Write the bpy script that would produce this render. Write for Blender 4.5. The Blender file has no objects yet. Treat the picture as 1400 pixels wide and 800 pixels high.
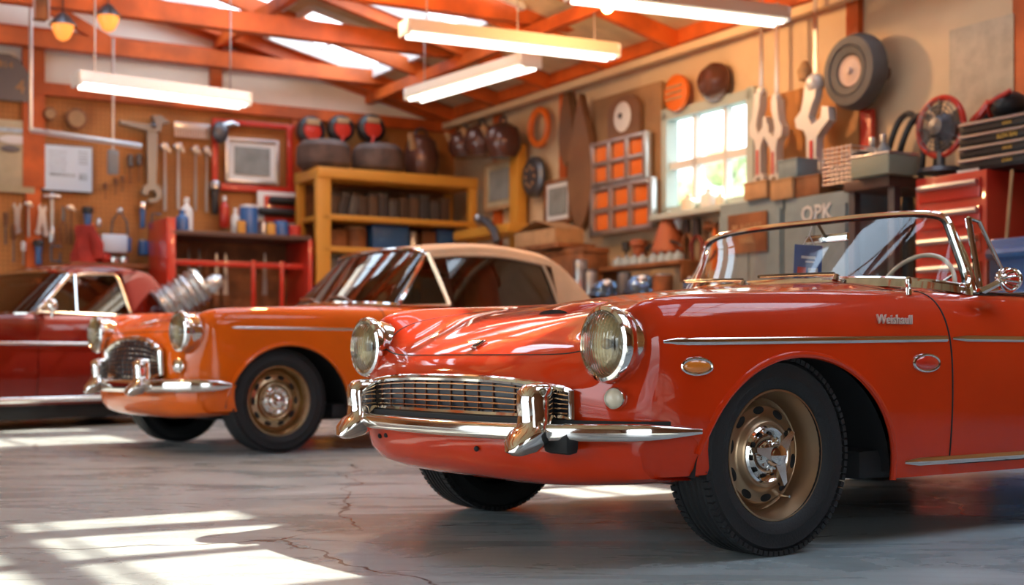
import bpy, bmesh, math, random
import numpy as np
from mathutils import Matrix, Vector
random.seed(7)
PI = math.pi
SC = bpy.context.scene
COL = SC.collection
F, HZ, CH = 1850.0, 490.0, 0.608      # focal length in pixels, horizon row, camera height
R = math.radians

# ------------------------------------------------------------------ materials
MATS = {}
def mat(name, color, rough=.5, metal=0., coat=0., noise=0., nscale=8., bump=0., bscale=60., spec=.5, emit=None, estr=0., trans=0., alpha=1., col2=None, nmix=(.4, .62), sheen=0.):
    if name in MATS: return MATS[name]
    m = bpy.data.materials.new(name); m.use_nodes = True
    nt = m.node_tree; b = nt.nodes['Principled BSDF']
    b.inputs['Base Color'].default_value = (*color, 1); b.inputs['Roughness'].default_value = rough
    b.inputs['Metallic'].default_value = metal; b.inputs['Coat Weight'].default_value = coat
    b.inputs['Coat Roughness'].default_value = .03; b.inputs['Specular IOR Level'].default_value = spec
    b.inputs['Transmission Weight'].default_value = trans; b.inputs['Alpha'].default_value = alpha
    b.inputs['Sheen Weight'].default_value = sheen
    if emit: b.inputs['Emission Color'].default_value = (*emit, 1); b.inputs['Emission Strength'].default_value = estr
    if noise or col2:
        tc = nt.nodes.new('ShaderNodeTexCoord'); n = nt.nodes.new('ShaderNodeTexNoise'); n.inputs['Scale'].default_value = nscale; n.inputs['Detail'].default_value = 6
        nt.links.new(tc.outputs['Object'], n.inputs['Vector'])
        r = nt.nodes.new('ShaderNodeValToRGB'); r.color_ramp.elements[0].position = nmix[0]; r.color_ramp.elements[1].position = nmix[1]
        c2 = col2 if col2 else tuple(min(1, c*(1+noise)) for c in color)
        c1 = color if col2 else tuple(c*(1-noise) for c in color)
        r.color_ramp.elements[0].color = (*c1, 1); r.color_ramp.elements[1].color = (*c2, 1)
        nt.links.new(n.outputs['Fac'], r.inputs['Fac']); nt.links.new(r.outputs['Color'], b.inputs['Base Color'])
    if bump:
        tc = nt.nodes.new('ShaderNodeTexCoord'); n = nt.nodes.new('ShaderNodeTexNoise'); n.inputs['Scale'].default_value = bscale; n.inputs['Detail'].default_value = 5
        nt.links.new(tc.outputs['Object'], n.inputs['Vector'])
        bp = nt.nodes.new('ShaderNodeBump'); bp.inputs['Strength'].default_value = bump; bp.inputs['Distance'].default_value = .01
        nt.links.new(n.outputs['Fac'], bp.inputs['Height']); nt.links.new(bp.outputs['Normal'], b.inputs['Normal'])
    MATS[name] = m
    return m

def glass_mat(name, tint=(1, 1, 1), rough=0.0, ior=1.5, extra=0.):
    """thin pane: clear transmission plus fresnel reflection"""
    m = bpy.data.materials.new(name); m.use_nodes = True; nt = m.node_tree
    nt.nodes.clear()
    o = nt.nodes.new('ShaderNodeOutputMaterial'); t = nt.nodes.new('ShaderNodeBsdfTransparent'); g = nt.nodes.new('ShaderNodeBsdfGlossy')
    f = nt.nodes.new('ShaderNodeFresnel'); mx = nt.nodes.new('ShaderNodeMixShader'); ad = nt.nodes.new('ShaderNodeMath'); ad.operation = 'ADD'
    t.inputs['Color'].default_value = (*tint, 1); g.inputs['Roughness'].default_value = rough; 
    ge = nt.nodes.new('ShaderNodeNewGeometry'); mr = nt.nodes.new('ShaderNodeMapRange'); mr.inputs[3].default_value = ior; mr.inputs[4].default_value = 1/ior
    nt.links.new(ge.outputs['Backfacing'], mr.inputs[0]); nt.links.new(mr.outputs[0], f.inputs['IOR'])
    ad.inputs[1].default_value = extra; ad.use_clamp = True
    nt.links.new(f.outputs[0], ad.inputs[0]); nt.links.new(ad.outputs[0], mx.inputs[0]); nt.links.new(t.outputs[0], mx.inputs[1]); nt.links.new(g.outputs[0], mx.inputs[2]); nt.links.new(mx.outputs[0], o.inputs[0])
    MATS[name] = m
    return m

# ------------------------------------------------------------------ mesh builder
class MB:
    def __init__(s): s.v = []; s.f = []; s.mi = []; s.mats = []; s.cur = 0; s.T = Matrix(); s.st = []
    def m(s, material):
        if material not in s.mats: s.mats.append(material)
        s.cur = s.mats.index(material); return s
    def at(s, loc=(0, 0, 0), rot=(0, 0, 0), sc=None):
        from mathutils import Euler
        s.T = Matrix.Translation(loc) @ Euler(rot).to_matrix().to_4x4()
        if sc is not None: s.T = s.T @ Matrix.Diagonal((*sc, 1))
        return s
    def add(s, vs, fs):
        n = len(s.v); flip = s.T.determinant() < 0
        for p in vs: s.v.append(tuple(s.T @ Vector(p)))
        for f in fs:
            f = [n+i for i in f]
            s.f.append(f[::-1] if flip else f); s.mi.append(s.cur)
        return s
    def box(s, c, d, bev=0.):
        x, y, z = c; a, b, h = d[0]/2, d[1]/2, d[2]/2
        if bev > 0:
            e = min(bev, a*.99, b*.99, h*.99); bm = bmesh.new(); bmesh.ops.create_cube(bm, size=2)
            for v in bm.verts: v.co = Vector((v.co.x*a, v.co.y*b, v.co.z*h))
            bmesh.ops.bevel(bm, geom=bm.edges[:], offset=e, segments=2, affect='EDGES', profile=.6)
            bm.verts.index_update()
            vs = [(v.co.x+x, v.co.y+y, v.co.z+z) for v in bm.verts]; fs = [[v.index for v in f.verts] for f in bm.faces]; bm.free()
            return s.add(vs, fs)
        vs = [(x+i*a, y+j*b, z+k*h) for k in (-1, 1) for j in (-1, 1) for i in (-1, 1)]
        return s.add(vs, [(0, 2, 3, 1), (4, 5, 7, 6), (0, 1, 5, 4), (2, 6, 7, 3), (0, 4, 6, 2), (1, 3, 7, 5)])
    def lathe(s, prof, axis='z', seg=24, c=(0, 0, 0), cap=True, arc=None):
        vs = []; n = len(prof)
        full = arc is None; a0, a1 = (0, 2*PI) if full else arc; ns = seg if full else seg+1
        for k in range(ns):
            a = a0+(a1-a0)*k/seg; ca, sa = math.cos(a), math.sin(a)
            for r, h in prof:
                p = (r*ca, r*sa, h) if axis == 'z' else ((h, r*ca, r*sa) if axis == 'x' else (r*sa, h, r*ca))
                vs.append((p[0]+c[0], p[1]+c[1], p[2]+c[2]))
        fs = []
        for k in range(seg):
            k2 = (k+1) % ns
            for i in range(n-1): fs.append((k*n+i, k2*n+i, k2*n+i+1, k*n+i+1))
        if cap and full:
            if prof[0][0] > 1e-6: fs.append([k*n for k in range(ns)][::-1])
            if prof[-1][0] > 1e-6: fs.append([k*n+n-1 for k in range(ns)])
        return s.add(vs, fs)
    def cyl(s, p0, p1, r0, r1=None, seg=14):
        r1 = r0 if r1 is None else r1
        return s.tube([p0, p1], [r0, r1], seg)
    def tube(s, pts, r, seg=8, closed=False, prof=None, up=None):
        """sweep a circle (or a profile [(side, up)...]) along points"""
        P = [Vector(p) for p in pts]; n = len(P); rs = r if isinstance(r, (list, tuple)) else [r]*n
        vs = []; U = Vector(up) if up else None; last = None; m = seg if prof is None else len(prof)
        for i in range(n):
            a = P[(i-1) % n] if (closed or i > 0) else P[i]; b = P[(i+1) % n] if (closed or i < n-1) else P[i]
            t = (b-a).normalized() if (b-a).length > 1e-9 else Vector((0, 0, 1))
            if U is not None: side = t.cross(U); side = side.normalized() if side.length > 1e-6 else Vector((1, 0, 0)); nn = side.cross(t)
            else:
                if last is None: last = Vector((0, 0, 1)) if abs(t.z) < .9 else Vector((1, 0, 0))
                side = t.cross(last)
                if side.length < 1e-5: side = t.cross(Vector((0.3, 1, .2)))
                side.normalize(); nn = side.cross(t); last = nn
            if prof is None:
                for k in range(seg):
                    an = 2*PI*k/seg; vs.append(P[i]+side*(math.cos(an)*rs[i])+nn*(math.sin(an)*rs[i]))
            else:
                for (px, pz) in prof: vs.append(P[i]+side*(px*rs[i])+nn*(pz*rs[i]))
        fs = []
        for i in range(n if closed else n-1):
            j = (i+1) % n
            for k in range(m): fs.append((i*m+k, i*m+(k+1) % m, j*m+(k+1) % m, j*m+k))
        if not closed: fs.append(list(range(m))[::-1]); fs.append([(n-1)*m+k for k in range(m)])
        return s.add(vs, fs)
    def ball(s, c, r, seg=16, rings=10, sc=(1, 1, 1)):
        vs = []; fs = []
        for i in range(rings+1):
            t = PI*i/rings
            for k in range(seg):
                a = 2*PI*k/seg; vs.append((c[0]+r*sc[0]*math.sin(t)*math.cos(a), c[1]+r*sc[1]*math.sin(t)*math.sin(a), c[2]-r*sc[2]*math.cos(t)))
        for i in range(rings):
            for k in range(seg): fs.append((i*seg+k, i*seg+(k+1) % seg, (i+1)*seg+(k+1) % seg, (i+1)*seg+k))
        return s.add(vs, fs)
    def torus(s, c, R_, r, axis='z', seg=28, sub=10, sc=(1, 1)):
        pts = []
        for k in range(seg):
            a = 2*PI*k/seg; u, w = R_*math.cos(a)*sc[0], R_*math.sin(a)*sc[1]
            pts.append((c[0]+u, c[1]+w, c[2]) if axis == 'z' else ((c[0], c[1]+u, c[2]+w) if axis == 'x' else (c[0]+u, c[1], c[2]+w)))
        return s.tube(pts, r, sub, closed=True, up={'z': (0, 0, 1), 'x': (1, 0, 0), 'y': (0, 1, 0)}[axis])
    def prism(s, out, y0, y1, axis='y'):
        """outline [(x, z)...] extruded from y0 to y1"""
        n = len(out)
        if axis == 'y': vs = [(x, y0, z) for x, z in out]+[(x, y1, z) for x, z in out]
        elif axis == 'x': vs = [(y0, x, z) for x, z in out]+[(y1, x, z) for x, z in out]
        else: vs = [(x, z, y0) for x, z in out]+[(x, z, y1) for x, z in out]
        fs = [list(range(n)), list(range(n, 2*n))[::-1]]+[(i, n+i, n+(i+1) % n, (i+1) % n) for i in range(n)]
        return s.add(vs, fs)
    def grid(s, A, closed_u=False, keep=None):
        """A: array (nu, nv, 3)"""
        nu, nv = A.shape[:2]; vs = A.reshape(-1, 3).tolist(); fs = []
        for i in range(nu if closed_u else nu-1):
            for j in range(nv-1):
                if keep is not None and not keep[i, j]: continue
                i2 = (i+1) % nu
                fs.append((i*nv+j, i2*nv+j, i2*nv+j+1, i*nv+j+1))
        return s.add(vs, fs)
    def mirror(s, axis=1):
        n = len(s.v)
        for p in list(s.v):
            q = list(p); q[axis] = -q[axis]; s.v.append(tuple(q))
        for f, mi in list(zip(s.f, s.mi)): s.f.append([n+i for i in f][::-1]); s.mi.append(mi)
        return s
    def build(s, name, material=None, parent=None, loc=(0, 0, 0), rz=0., angle=35, rot=None, merge=False, bevel=0.):
        me = bpy.data.meshes.new(name); me.from_pydata(s.v, [], s.f)
        if material is not None and not s.mats: s.mats = [material]
        bm = bmesh.new(); bm.from_mesh(me)
        for f, mi in zip(bm.faces, s.mi): f.material_index = mi
        if merge: bmesh.ops.remove_doubles(bm, verts=bm.verts[:], dist=1e-5)
        loose = [v for v in bm.verts if not v.link_faces]
        if loose: bmesh.ops.delete(bm, geom=loose, context='VERTS')
        bmesh.ops.recalc_face_normals(bm, faces=bm.faces[:])
        bm.to_mesh(me); bm.free()
        for m_ in s.mats: me.materials.append(m_)
        me.polygons.foreach_set('use_smooth', [True]*len(me.polygons)); me.set_sharp_from_angle(angle=R(angle)); me.update()
        o = bpy.data.objects.new(name, me); COL.objects.link(o)
        o.location = loc; o.rotation_euler = rot if rot else (0, 0, rz)
        if parent: o.parent = parent
        if bevel: b = o.modifiers.new('bevel', 'BEVEL'); b.width = bevel; b.segments = 2; b.limit_method = 'ANGLE'
        return o

def tag(o, label=None, cat=None, group=None, kind=None):
    if label: o['label'] = label
    if cat: o['category'] = cat
    if group: o['group'] = group
    if kind: o['kind'] = kind
    return o
def thing(name, label, cat, loc=(0, 0, 0), rz=0., group=None, rot=None):
    o = bpy.data.objects.new(name, None); COL.objects.link(o); o.empty_display_size = .1
    o.location = loc; o.rotation_euler = rot if rot else (0, 0, rz)
    return tag(o, label, cat, group)
def kids(o): return [c for c in bpy.data.objects if c.parent == o]
def dup(o, loc=None, rz=None, label=None, parent=None, scale=None):
    c = o.copy(); COL.objects.link(c)
    if parent: c.parent = parent
    if loc is not None: c.location = loc
    if rz is not None: c.rotation_euler = (0, 0, rz)
    if label: c['label'] = label
    if scale: c.scale = scale
    for ch in kids(o): dup(ch, parent=c)
    return c

# ------------------------------------------------------------------ splines
def interp(xs, ys, x):
    """monotone-ish cubic (Catmull-Rom on uneven knots), vectorised"""
    xs = np.array(xs, float); ys = np.array(ys, float); x = np.atleast_1d(np.array(x, float))
    d = np.gradient(ys, xs, axis=0) if len(xs) > 2 else np.repeat((ys[1]-ys[0])/(xs[1]-xs[0]), 2)
    i = np.clip(np.searchsorted(xs, x)-1, 0, len(xs)-2); h = xs[i+1]-xs[i]; t = (np.clip(x, xs[0], xs[-1])-xs[i])/h
    return (2*t**3-3*t**2+1)*ys[i]+(t**3-2*t**2+t)*h*d[i]+(-2*t**3+3*t**2)*ys[i+1]+(t**3-t**2)*h*d[i+1]
def basis(t, kind):
    if kind == 'b': return np.stack([(1-t)**3/6, (3*t**3-6*t**2+4)/6, (-3*t**3+3*t**2+3*t+1)/6, t**3/6], -1)
    return np.stack([(-t**3+2*t**2-t)/2, (3*t**3-5*t**2+2)/2, (-3*t**3+4*t**2+t)/2, (t**3-t**2)/2], -1)
class Surf:
    """tensor spline surface over a control net (rows, cols, 3); row 0 lies on the centre plane y=0"""
    def __init__(s, net, kind='b', sym=True):
        P = np.array(net, float); s.R, s.C = P.shape[:2]; s.kind = kind
        top = P[1]*np.array([1, -1, 1]) if sym else 2*P[0]-P[1]
        P = np.concatenate([top[None], P, (2*P[-1]-P[-2])[None]], 0)
        P = np.concatenate([(2*P[:, 0]-P[:, 1])[:, None], P, (2*P[:, -1]-P[:, -2])[:, None]], 1); s.P = P
    def ev(s, r, c):
        r = np.atleast_1d(np.array(r, float)); c = np.atleast_1d(np.array(c, float))
        def W(x, n):
            i = np.clip(np.floor(x).astype(int), 0, n-2); B = basis(x-i, s.kind); M = np.zeros((len(x), n+2))
            for k in range(4): M[np.arange(len(x)), i+k] += B[:, k]
            return M
        return np.einsum('ai,bj,ijk->abk', W(r, s.R), W(c, s.C), s.P)
    def cached(s, *k):
        if not hasattr(s, '_c'): s._c = {}
        if k not in s._c:
            rr = np.linspace(k[0], k[1], k[2]); cc = np.linspace(k[3], k[4], k[5]); s._c[k] = (rr, cc, s.ev(rr, cc))
        return s._c[k]
    def pt(s, r, c): return s.ev([r], [c])[0, 0]
    def find(s, x, z, r0=3.5):
        """(r, c) of the side point with given x and z"""
        rr, cc, A = s.cached(r0, s.R-1, 120, 0, s.C-1, 400)
        d = (A[..., 0]-x)**2+(A[..., 2]-z)**2; i, j = np.unravel_index(np.argmin(d), d.shape)
        return rr[i], cc[j], A[i, j]
    def normal(s, r, c):
        e = 1e-3; a = s.pt(r+e, c)-s.pt(r-e, c); b = s.pt(r, c+e)-s.pt(r, c-e); n = np.cross(a, b); n = n/np.linalg.norm(n)
        return n if n[1] > 0 or abs(n[1]) < 1e-6 else -n
    def ytop(s, x, y):
        """height of the upper surface at (x, y)"""
        rr, cc, A = s.cached(0, 5, 80, 2.5, s.C-2, 300)
        d = (A[..., 0]-x)**2+(A[..., 1]-abs(y))**2; i, j = np.unravel_index(np.argmin(d), d.shape)
        return A[i, j][2]

def patch(mb, S, r0, r1, nr, c0, c1, nc, arches=(), clip=None, off=0.):
    A = S.ev(np.linspace(r0, r1, nr), np.linspace(c0, c1, nc))
    keep = np.ones((nr-1, nc-1), bool)
    for (cx, cz, rx, rz) in arches:
        x, z = A[..., 0]-cx, A[..., 2]-cz
        zz = np.where(z > 0, z/rz, 0); val = (x/rx)**2+zz**2
        ins = (val < 1) & (A[..., 1] > .35)
        allin = ins[:-1, :-1] & ins[1:, :-1] & ins[:-1, 1:] & ins[1:, 1:]
        keep &= ~allin
        k = 1/np.sqrt(np.maximum(val, 1e-4))
        A[..., 0] = np.where(ins, cx+x*k, A[..., 0]); A[..., 2] = np.where(ins & (z > 0), cz+z*k, A[..., 2])
    mb.grid(A, keep=keep)
    return A
def wallpos(): pass
# ------------------------------------------------------------------ shared materials
chrome = mat('chrome', (.82, .80, .77), .07, 1.)
dchrome = mat('worn_chrome', (.55, .52, .48), .2, 1., bump=.15, bscale=30)
rubber = mat('tyre_rubber', (.013, .014, .016), .62, spec=.4, bump=.2, bscale=140)
black = mat('black_underbody', (.006, .007, .009), .7)
blackgloss = mat('black_gloss', (.012, .013, .015), .25)
bronze = mat('bronze_steel', (.42, .285, .175), .33, .85, bump=.05, bscale=40)
darkglass = glass_mat('dark_glass', (.30, .27, .24), extra=.06)
clearglass = glass_mat('clear_glass', (.93, .96, .96), extra=.0)
def lens_mat():
    m = glass_mat('fluted_lens', (.74, .70, .58), .05, extra=.06); nt = m.node_tree
    tc = nt.nodes.new('ShaderNodeTexCoord'); w = nt.nodes.new('ShaderNodeTexWave'); w.bands_direction = 'Y'; w.inputs['Scale'].default_value = 28; w.inputs['Distortion'].default_value = .6
    b = nt.nodes.new('ShaderNodeBump'); b.inputs['Strength'].default_value = .5; b.inputs['Distance'].default_value = .01
    nt.links.new(tc.outputs['Object'], w.inputs['Vector']); nt.links.new(w.outputs['Fac'], b.inputs['Height'])
    for n in nt.nodes:
        if n.type in ('BSDF_GLOSSY', 'FRESNEL'): nt.links.new(b.outputs['Normal'], n.inputs['Normal'])
    return m
lensm = lens_mat()
reflector = mat('reflector', (.38, .34, .26), .38, 1., bump=.3, bscale=50)
amber = mat('amber_lens', (.75, .22, .03), .15, coat=1.)
redlens = mat('red_lens', (.6, .03, .015), .12, coat=1.)
cream = mat('cream_plastic', (.72, .64, .5), .3, coat=.5)
grillback = mat('grille_shadow', (.012, .016, .028), .4)

def paint(name, c, rough=.28):
    return mat(name, c, .5, 0., coat=.85, spec=.05, noise=.05, nscale=3.)

# ------------------------------------------------------------------ car pieces
def wheel(parent, loc, sgn, Rw=.31, W=.17, rimr=.2, style='slots', rimmat=None, spin=0.):
    """tyre mesh with its rim and hub as children; outward face looks along sgn*y"""
    rimmat = rimmat or bronze
    mb = MB().m(rubber); h = W/2
    pr = [(rimr*1.01, h*.62), (rimr*1.015, h*.82), (rimr*1.06, h*.93), (rimr+(Rw-rimr)*.38, h*1.02), (rimr+(Rw-rimr)*.42, h*1.0), (rimr+(Rw-rimr)*.72, h*.97), (rimr+(Rw-rimr)*.76, h*.985), (Rw-.018, h*.88), (Rw-.006, h*.78)]
    tread = []
    for k, x in enumerate((.62, .34, .06, -.22, -.5)):
        tread += [(Rw, h*(x+.12)), (Rw, h*x), (Rw-.008, h*(x-.02)), (Rw-.008, h*(x-.08))]
    pr2 = [(r, -x) for r, x in pr][::-1]
    prof = [(r, x*sgn) for r, x in pr+tread+[(Rw, -h*.66)]+pr2]
    mb.lathe(prof, 'y', 72, cap=False)
    for k in range(84):       # shoulder lugs
        a = 2*PI*k/84
        for sx in (1, -1):
            mb.at(rot=(0, a, 0)); mb.box((0, sx*h*.80, Rw-.0085), (.017, .034, .0145))
    mb.at()
    t = mb.build('wheel', rubber, parent, loc)
    t.rotation_euler = (0, spin, 0)
    r = MB().m(rimmat); s = rimr/.2
    P = [(.0, .012), (.085, .014), (.088, .026), (.094, .034), (.101, .036), (.108, .031), (.114, .018), (.122, .012), (.15, .010), (.156, .004), (.160, -.012), (.166, -.02), (.176, -.012), (.181, .012), (.186, .030), (.194, .045), (.2, .056), (.205, .066), (.203, .073), (.197, .074)]
    r.lathe([(a*s, b*sgn*s) for a, b in P], 'y', 56, cap=False)
    r.m(dark_hole)
    n = 10
    for k in range(n):
        a = 2*PI*(k+.5)/n
        r.at(rot=(0, a, 0)); r.ball((0, sgn*.0095*s, .137*s), 1, 14, 8, (.025*s, .005, .013*s))
    r.at()
    ro = r.build('rim', rimmat, t)
    c = MB().m(chrome)
    if style == 'slots': c.at(sc=(1.12, 1.0, 1.12))
    c.lathe([(.082*s, .015*sgn), (.084*s, .03*sgn), (.076*s, .038*sgn), (.068*s, .03*sgn), (.058*s, .028*sgn), (.05*s, .05*sgn), (.042*s, .06*sgn), (.034*s, .062*sgn), (.031*s, .078*sgn), (.026*s, .088*sgn), (.012*s, .094*sgn), (0, .095*sgn)], 'y', 40, cap=False)
    if style == 'slots':
        for k in range(3):
            a = 2*PI*k/3+.5
            c.at(rot=(0, a, 0)); c.prism([(-.022, .026), (.022, .026), (.015, .06), (.010, .098), (-.006, .092), (-.014, .055)], sgn*.058, sgn*.082)
        for k in range(16):
            a = 2*PI*k/16; c.at(rot=(0, a, 0)); c.box((0, sgn*.052, .047), (.006, .02, .014))
        c.m(dark_hole)
        for k in range(10):
            a = 2*PI*k/10; c.at(rot=(0, a, 0)); c.ball((0, sgn*.031, .064), 1, 10, 6, (.009, .004, .007))
        c.m(rubber).at(); c.m(chrome)
    else:
        for k in range(10):
            a = 2*PI*k/10; c.at(rot=(0, a, 0)); c.box((0, sgn*.034*s, .066*s), (.012*s, .01, .022*s), .003)
        c.at()
    c.at().build('hub_cap', chrome, t)
    if style == 'slots':
        v = MB().m(chrome).cyl((0, sgn*.005, 0), (0, sgn*.045, 0), .005, .004); v.build('valve_stem', chrome, ro, loc=(.11, 0, -.115))
    return t
dark_hole = mat('dark_hole', (.004, .004, .005), .8)

def headlight(parent, loc, rad=.1, yaw=0., name='headlight'):
    k = rad/.1; m = MB().m(chrome)
    m.lathe([(r*k, h*k) for r, h in [(.07, .14), (.08, .12), (.09, .07), (.098, .03), (.1, .01), (.108, .0), (.111, -.012), (.106, -.026), (.096, -.03), (.091, -.022)]], 'x', 48, cap=False)
    o = m.build(name, chrome, parent, loc, rz=yaw)
    a = MB().lathe([(r*k, h*k) for r, h in [(.0905, -.024), (.085, -.034), (.07, -.046), (.045, -.055), (.02, -.059), (0, -.06)]], 'x', 40, cap=False); a.build('lens', lensm, o)
    b = MB().m(reflector).lathe([(r*k, h*k) for r, h in [(.0915, -.022), (.085, -.012), (.065, -.003), (.04, .002), (.018, .004), (0, .004)]], 'x', 36, cap=False)
    b.m(cream).ball((-.012*k, 0, 0), .016*k, 12, 8); b.build('reflector', reflector, o)
    return o

def face_x(S, y, z):
    rr, cc, A = S.cached(0, 6.5, 90, 0, 4.5, 120)
    d = (A[..., 1]-abs(y))**2+(A[..., 2]-z)**2+np.maximum(A[..., 0]+.2, 0); i, j = np.unravel_index(np.argmin(d), d.shape)
    return A[i, j][0]

def overrider(parent, loc, k=1., yaw=0.):
    """tall chromed bumper horn with a flared pointed foot"""
    secs = [(0, .016, -.075, -.055), (.012, .03, -.095, .0), (.04, .048, -.088, .03), (.07, .055, -.06, .04), (.085, .04, -.045, .045), (.12, .038, -.045, .045), (.16, .038, -.05, .045), (.19, .036, -.046, .045), (.205, .028, -.03, .043), (.212, .012, -.005, .04)]
    A = []
    for z, w, x0, x1 in secs:
        ring = []; cx, hx = (x0+x1)/2, (x1-x0)/2
        for q in range(20):
            a = 2*PI*q/20; c_, s_ = math.cos(a), math.sin(a); e = .55
            ring.append((cx+hx*math.copysign(abs(c_)**e, c_), w*math.copysign(abs(s_)**e, s_), z))
        A.append(ring)
    A = np.array(A)*k; A[..., 1] *= 1.22; m = MB(); m.grid(np.concatenate([A, A[:, :1]], 1)); m.f.append(list(range(20))); m.mi.append(0)
    n = len(m.v); m.f.append([9*21+i for i in range(20)]); m.mi.append(0)
    return m.build('bumper_overrider', chrome, parent, loc, rz=yaw, merge=True, angle=50)

def seam(mb, S, rs, cs, inset=.002, r=.0035, sides=(1, -1)):
    pts = [S.pt(a, b) for a, b in zip(rs, cs)]
    for sg in sides:
        mb.tube([(p[0], p[1]*sg, p[2]-inset) for p in pts], r, 6)

def net_roadster(zm=lambda z: z, xm=lambda x, y, z: x):
    st = [-.1+.3*k for k in range(11)]              # x stations, columns 6..16
    def row(front, ys, zs, tail): return [(x, y, z) for x, y, z in front]+[(x, y, z) for x, y, z in zip(st, ys, zs)]+tail
    N = []
    hz = [.80, .85, .88, .90, .905, .905, .90, .89, .875, .855, .83]
    for y, dx, dz in ((0, 0, 0), (.24, .004, -.003), (.44, .022, -.012)):
        N.append(row([(-.69+dx, y, .40), (-.712+dx, y, .47), (-.715+dx, y, .555), (-.645+dx, y, .612), (-.52+dx, y, .672+dz/2), (-.32+dx*.6, y*1.0, .745+dz)], [y*1.03]*11, [h+dz for h in hz],
                     [(3.12-dx, y, .78), (3.24-dx, y, .68), (3.27-dx, y, .55), (3.24-dx, y, .38)]))
    N.append(row([(-.655, .58, .405), (-.668, .585, .47), (-.66, .585, .54), (-.58, .59, .615), (-.50, .605, .695), (-.33, .61, .745)], [.615]*11, [.775, .812, .832, .845, .85, .85, .848, .84, .83, .815, .795],
                 [(3.10, .6, .75), (3.2, .6, .67), (3.23, .6, .55), (3.2, .58, .38)]))
    N.append(row([(-.615, .69, .41), (-.622, .70, .465), (-.60, .71, .54), (-.548, .72, .675), (-.53, .725, .80), (-.36, .73, .815)], [.735, .735, .735, .735, .735, .735, .735, .735, .735, .735, .725], [.828, .84, .846, .848, .846, .843, .842, .845, .85, .845, .82],
                 [(3.12, .70, .78), (3.2, .70, .68), (3.22, .70, .54), (3.17, .69, .38)]))
    N.append(row([(-.555, .765, .41), (-.55, .785, .46), (-.53, .80, .53), (-.51, .825, .64), (-.49, .835, .745), (-.34, .83, .785)], [.82]*11, [.785, .79, .795, .80, .80, .80, .80, .80, .80, .795, .77],
                 [(3.08, .78, .72), (3.13, .79, .64), (3.14, .79, .52), (3.1, .78, .38)]))
    N.append(row([(-.48, .82, .41), (-.47, .832, .45), (-.455, .84, .51), (-.45, .855, .58), (-.40, .86, .64), (-.28, .86, .668)], [.862, .865, .868, .87, .87, .87, .87, .868, .864, .858, .84], [.672, .68, .685, .69, .692, .694, .695, .695, .69, .685, .67],
                 [(3.02, .82, .64), (3.05, .83, .58), (3.06, .83, .48), (3.03, .82, .38)]))
    N.append(row([(-.42, .85, .40), (-.41, .855, .425), (-.40, .86, .46), (-.36, .863, .49), (-.31, .865, .51), (-.22, .87, .52)], [.872, .875, .877, .878, .878, .878, .877, .875, .872, .866, .85], [.53]*11,
                 [(2.98, .83, .5), (3.0, .84, .46), (3.01, .84, .42), (2.99, .83, .37)]))
    N.append(row([(-.375, .86, .385), (-.37, .862, .40), (-.36, .864, .41), (-.33, .866, .41), (-.29, .868, .405), (-.21, .87, .39)], [.87, .872, .873, .873, .873, .873, .873, .872, .87, .862, .845], [.365]*11,
                 [(2.96, .83, .37), (2.97, .83, .37), (2.97, .83, .36), (2.96, .82, .35)]))
    N.append(row([(-.35, .85, .36), (-.345, .85, .35), (-.34, .85, .34), (-.31, .85, .32), (-.27, .85, .29), (-.2, .85, .25)], [.845, .85, .855, .856, .856, .856, .856, .855, .85, .84, .82], [.215]*11,
                 [(2.94, .8, .23), (2.95, .8, .25), (2.95, .8, .27), (2.94, .8, .3)]))
    N = np.array(N, float)
    for i in range(N.shape[0]):
        for j in range(N.shape[1]):
            x, y, z = N[i, j]; N[i, j] = (xm(x, y, z), y, zm(z))
    return N

def col_x(x): return 6+(x+.1)/.3

def chrome_strip(S, parent, name, pts_xz, sgn, w=.011, d=.006, material=None, off=.002):
    P = []
    for x, z in pts_xz:
        r, c, p = S.find(x, z); P.append([x, sgn*(p[1]+off), z])
    n = len(P)
    for _ in range(3):
        P = [P[0]]+[[P[i][0], (P[i-1][1]+P[i][1]*2+P[i+1][1])/4, P[i][2]] for i in range(1, n-1)]+[P[-1]]; rs = [.35]+[1]*(n-2)+[1]
    prof = [(math.cos(a)*d, math.sin(a)*w) for a in [2*PI*k/10 for k in range(10)]]
    return MB().tube(P, rs, prof=prof, up=(0, 0, 1)).build(name, material or chrome, parent)

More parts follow.
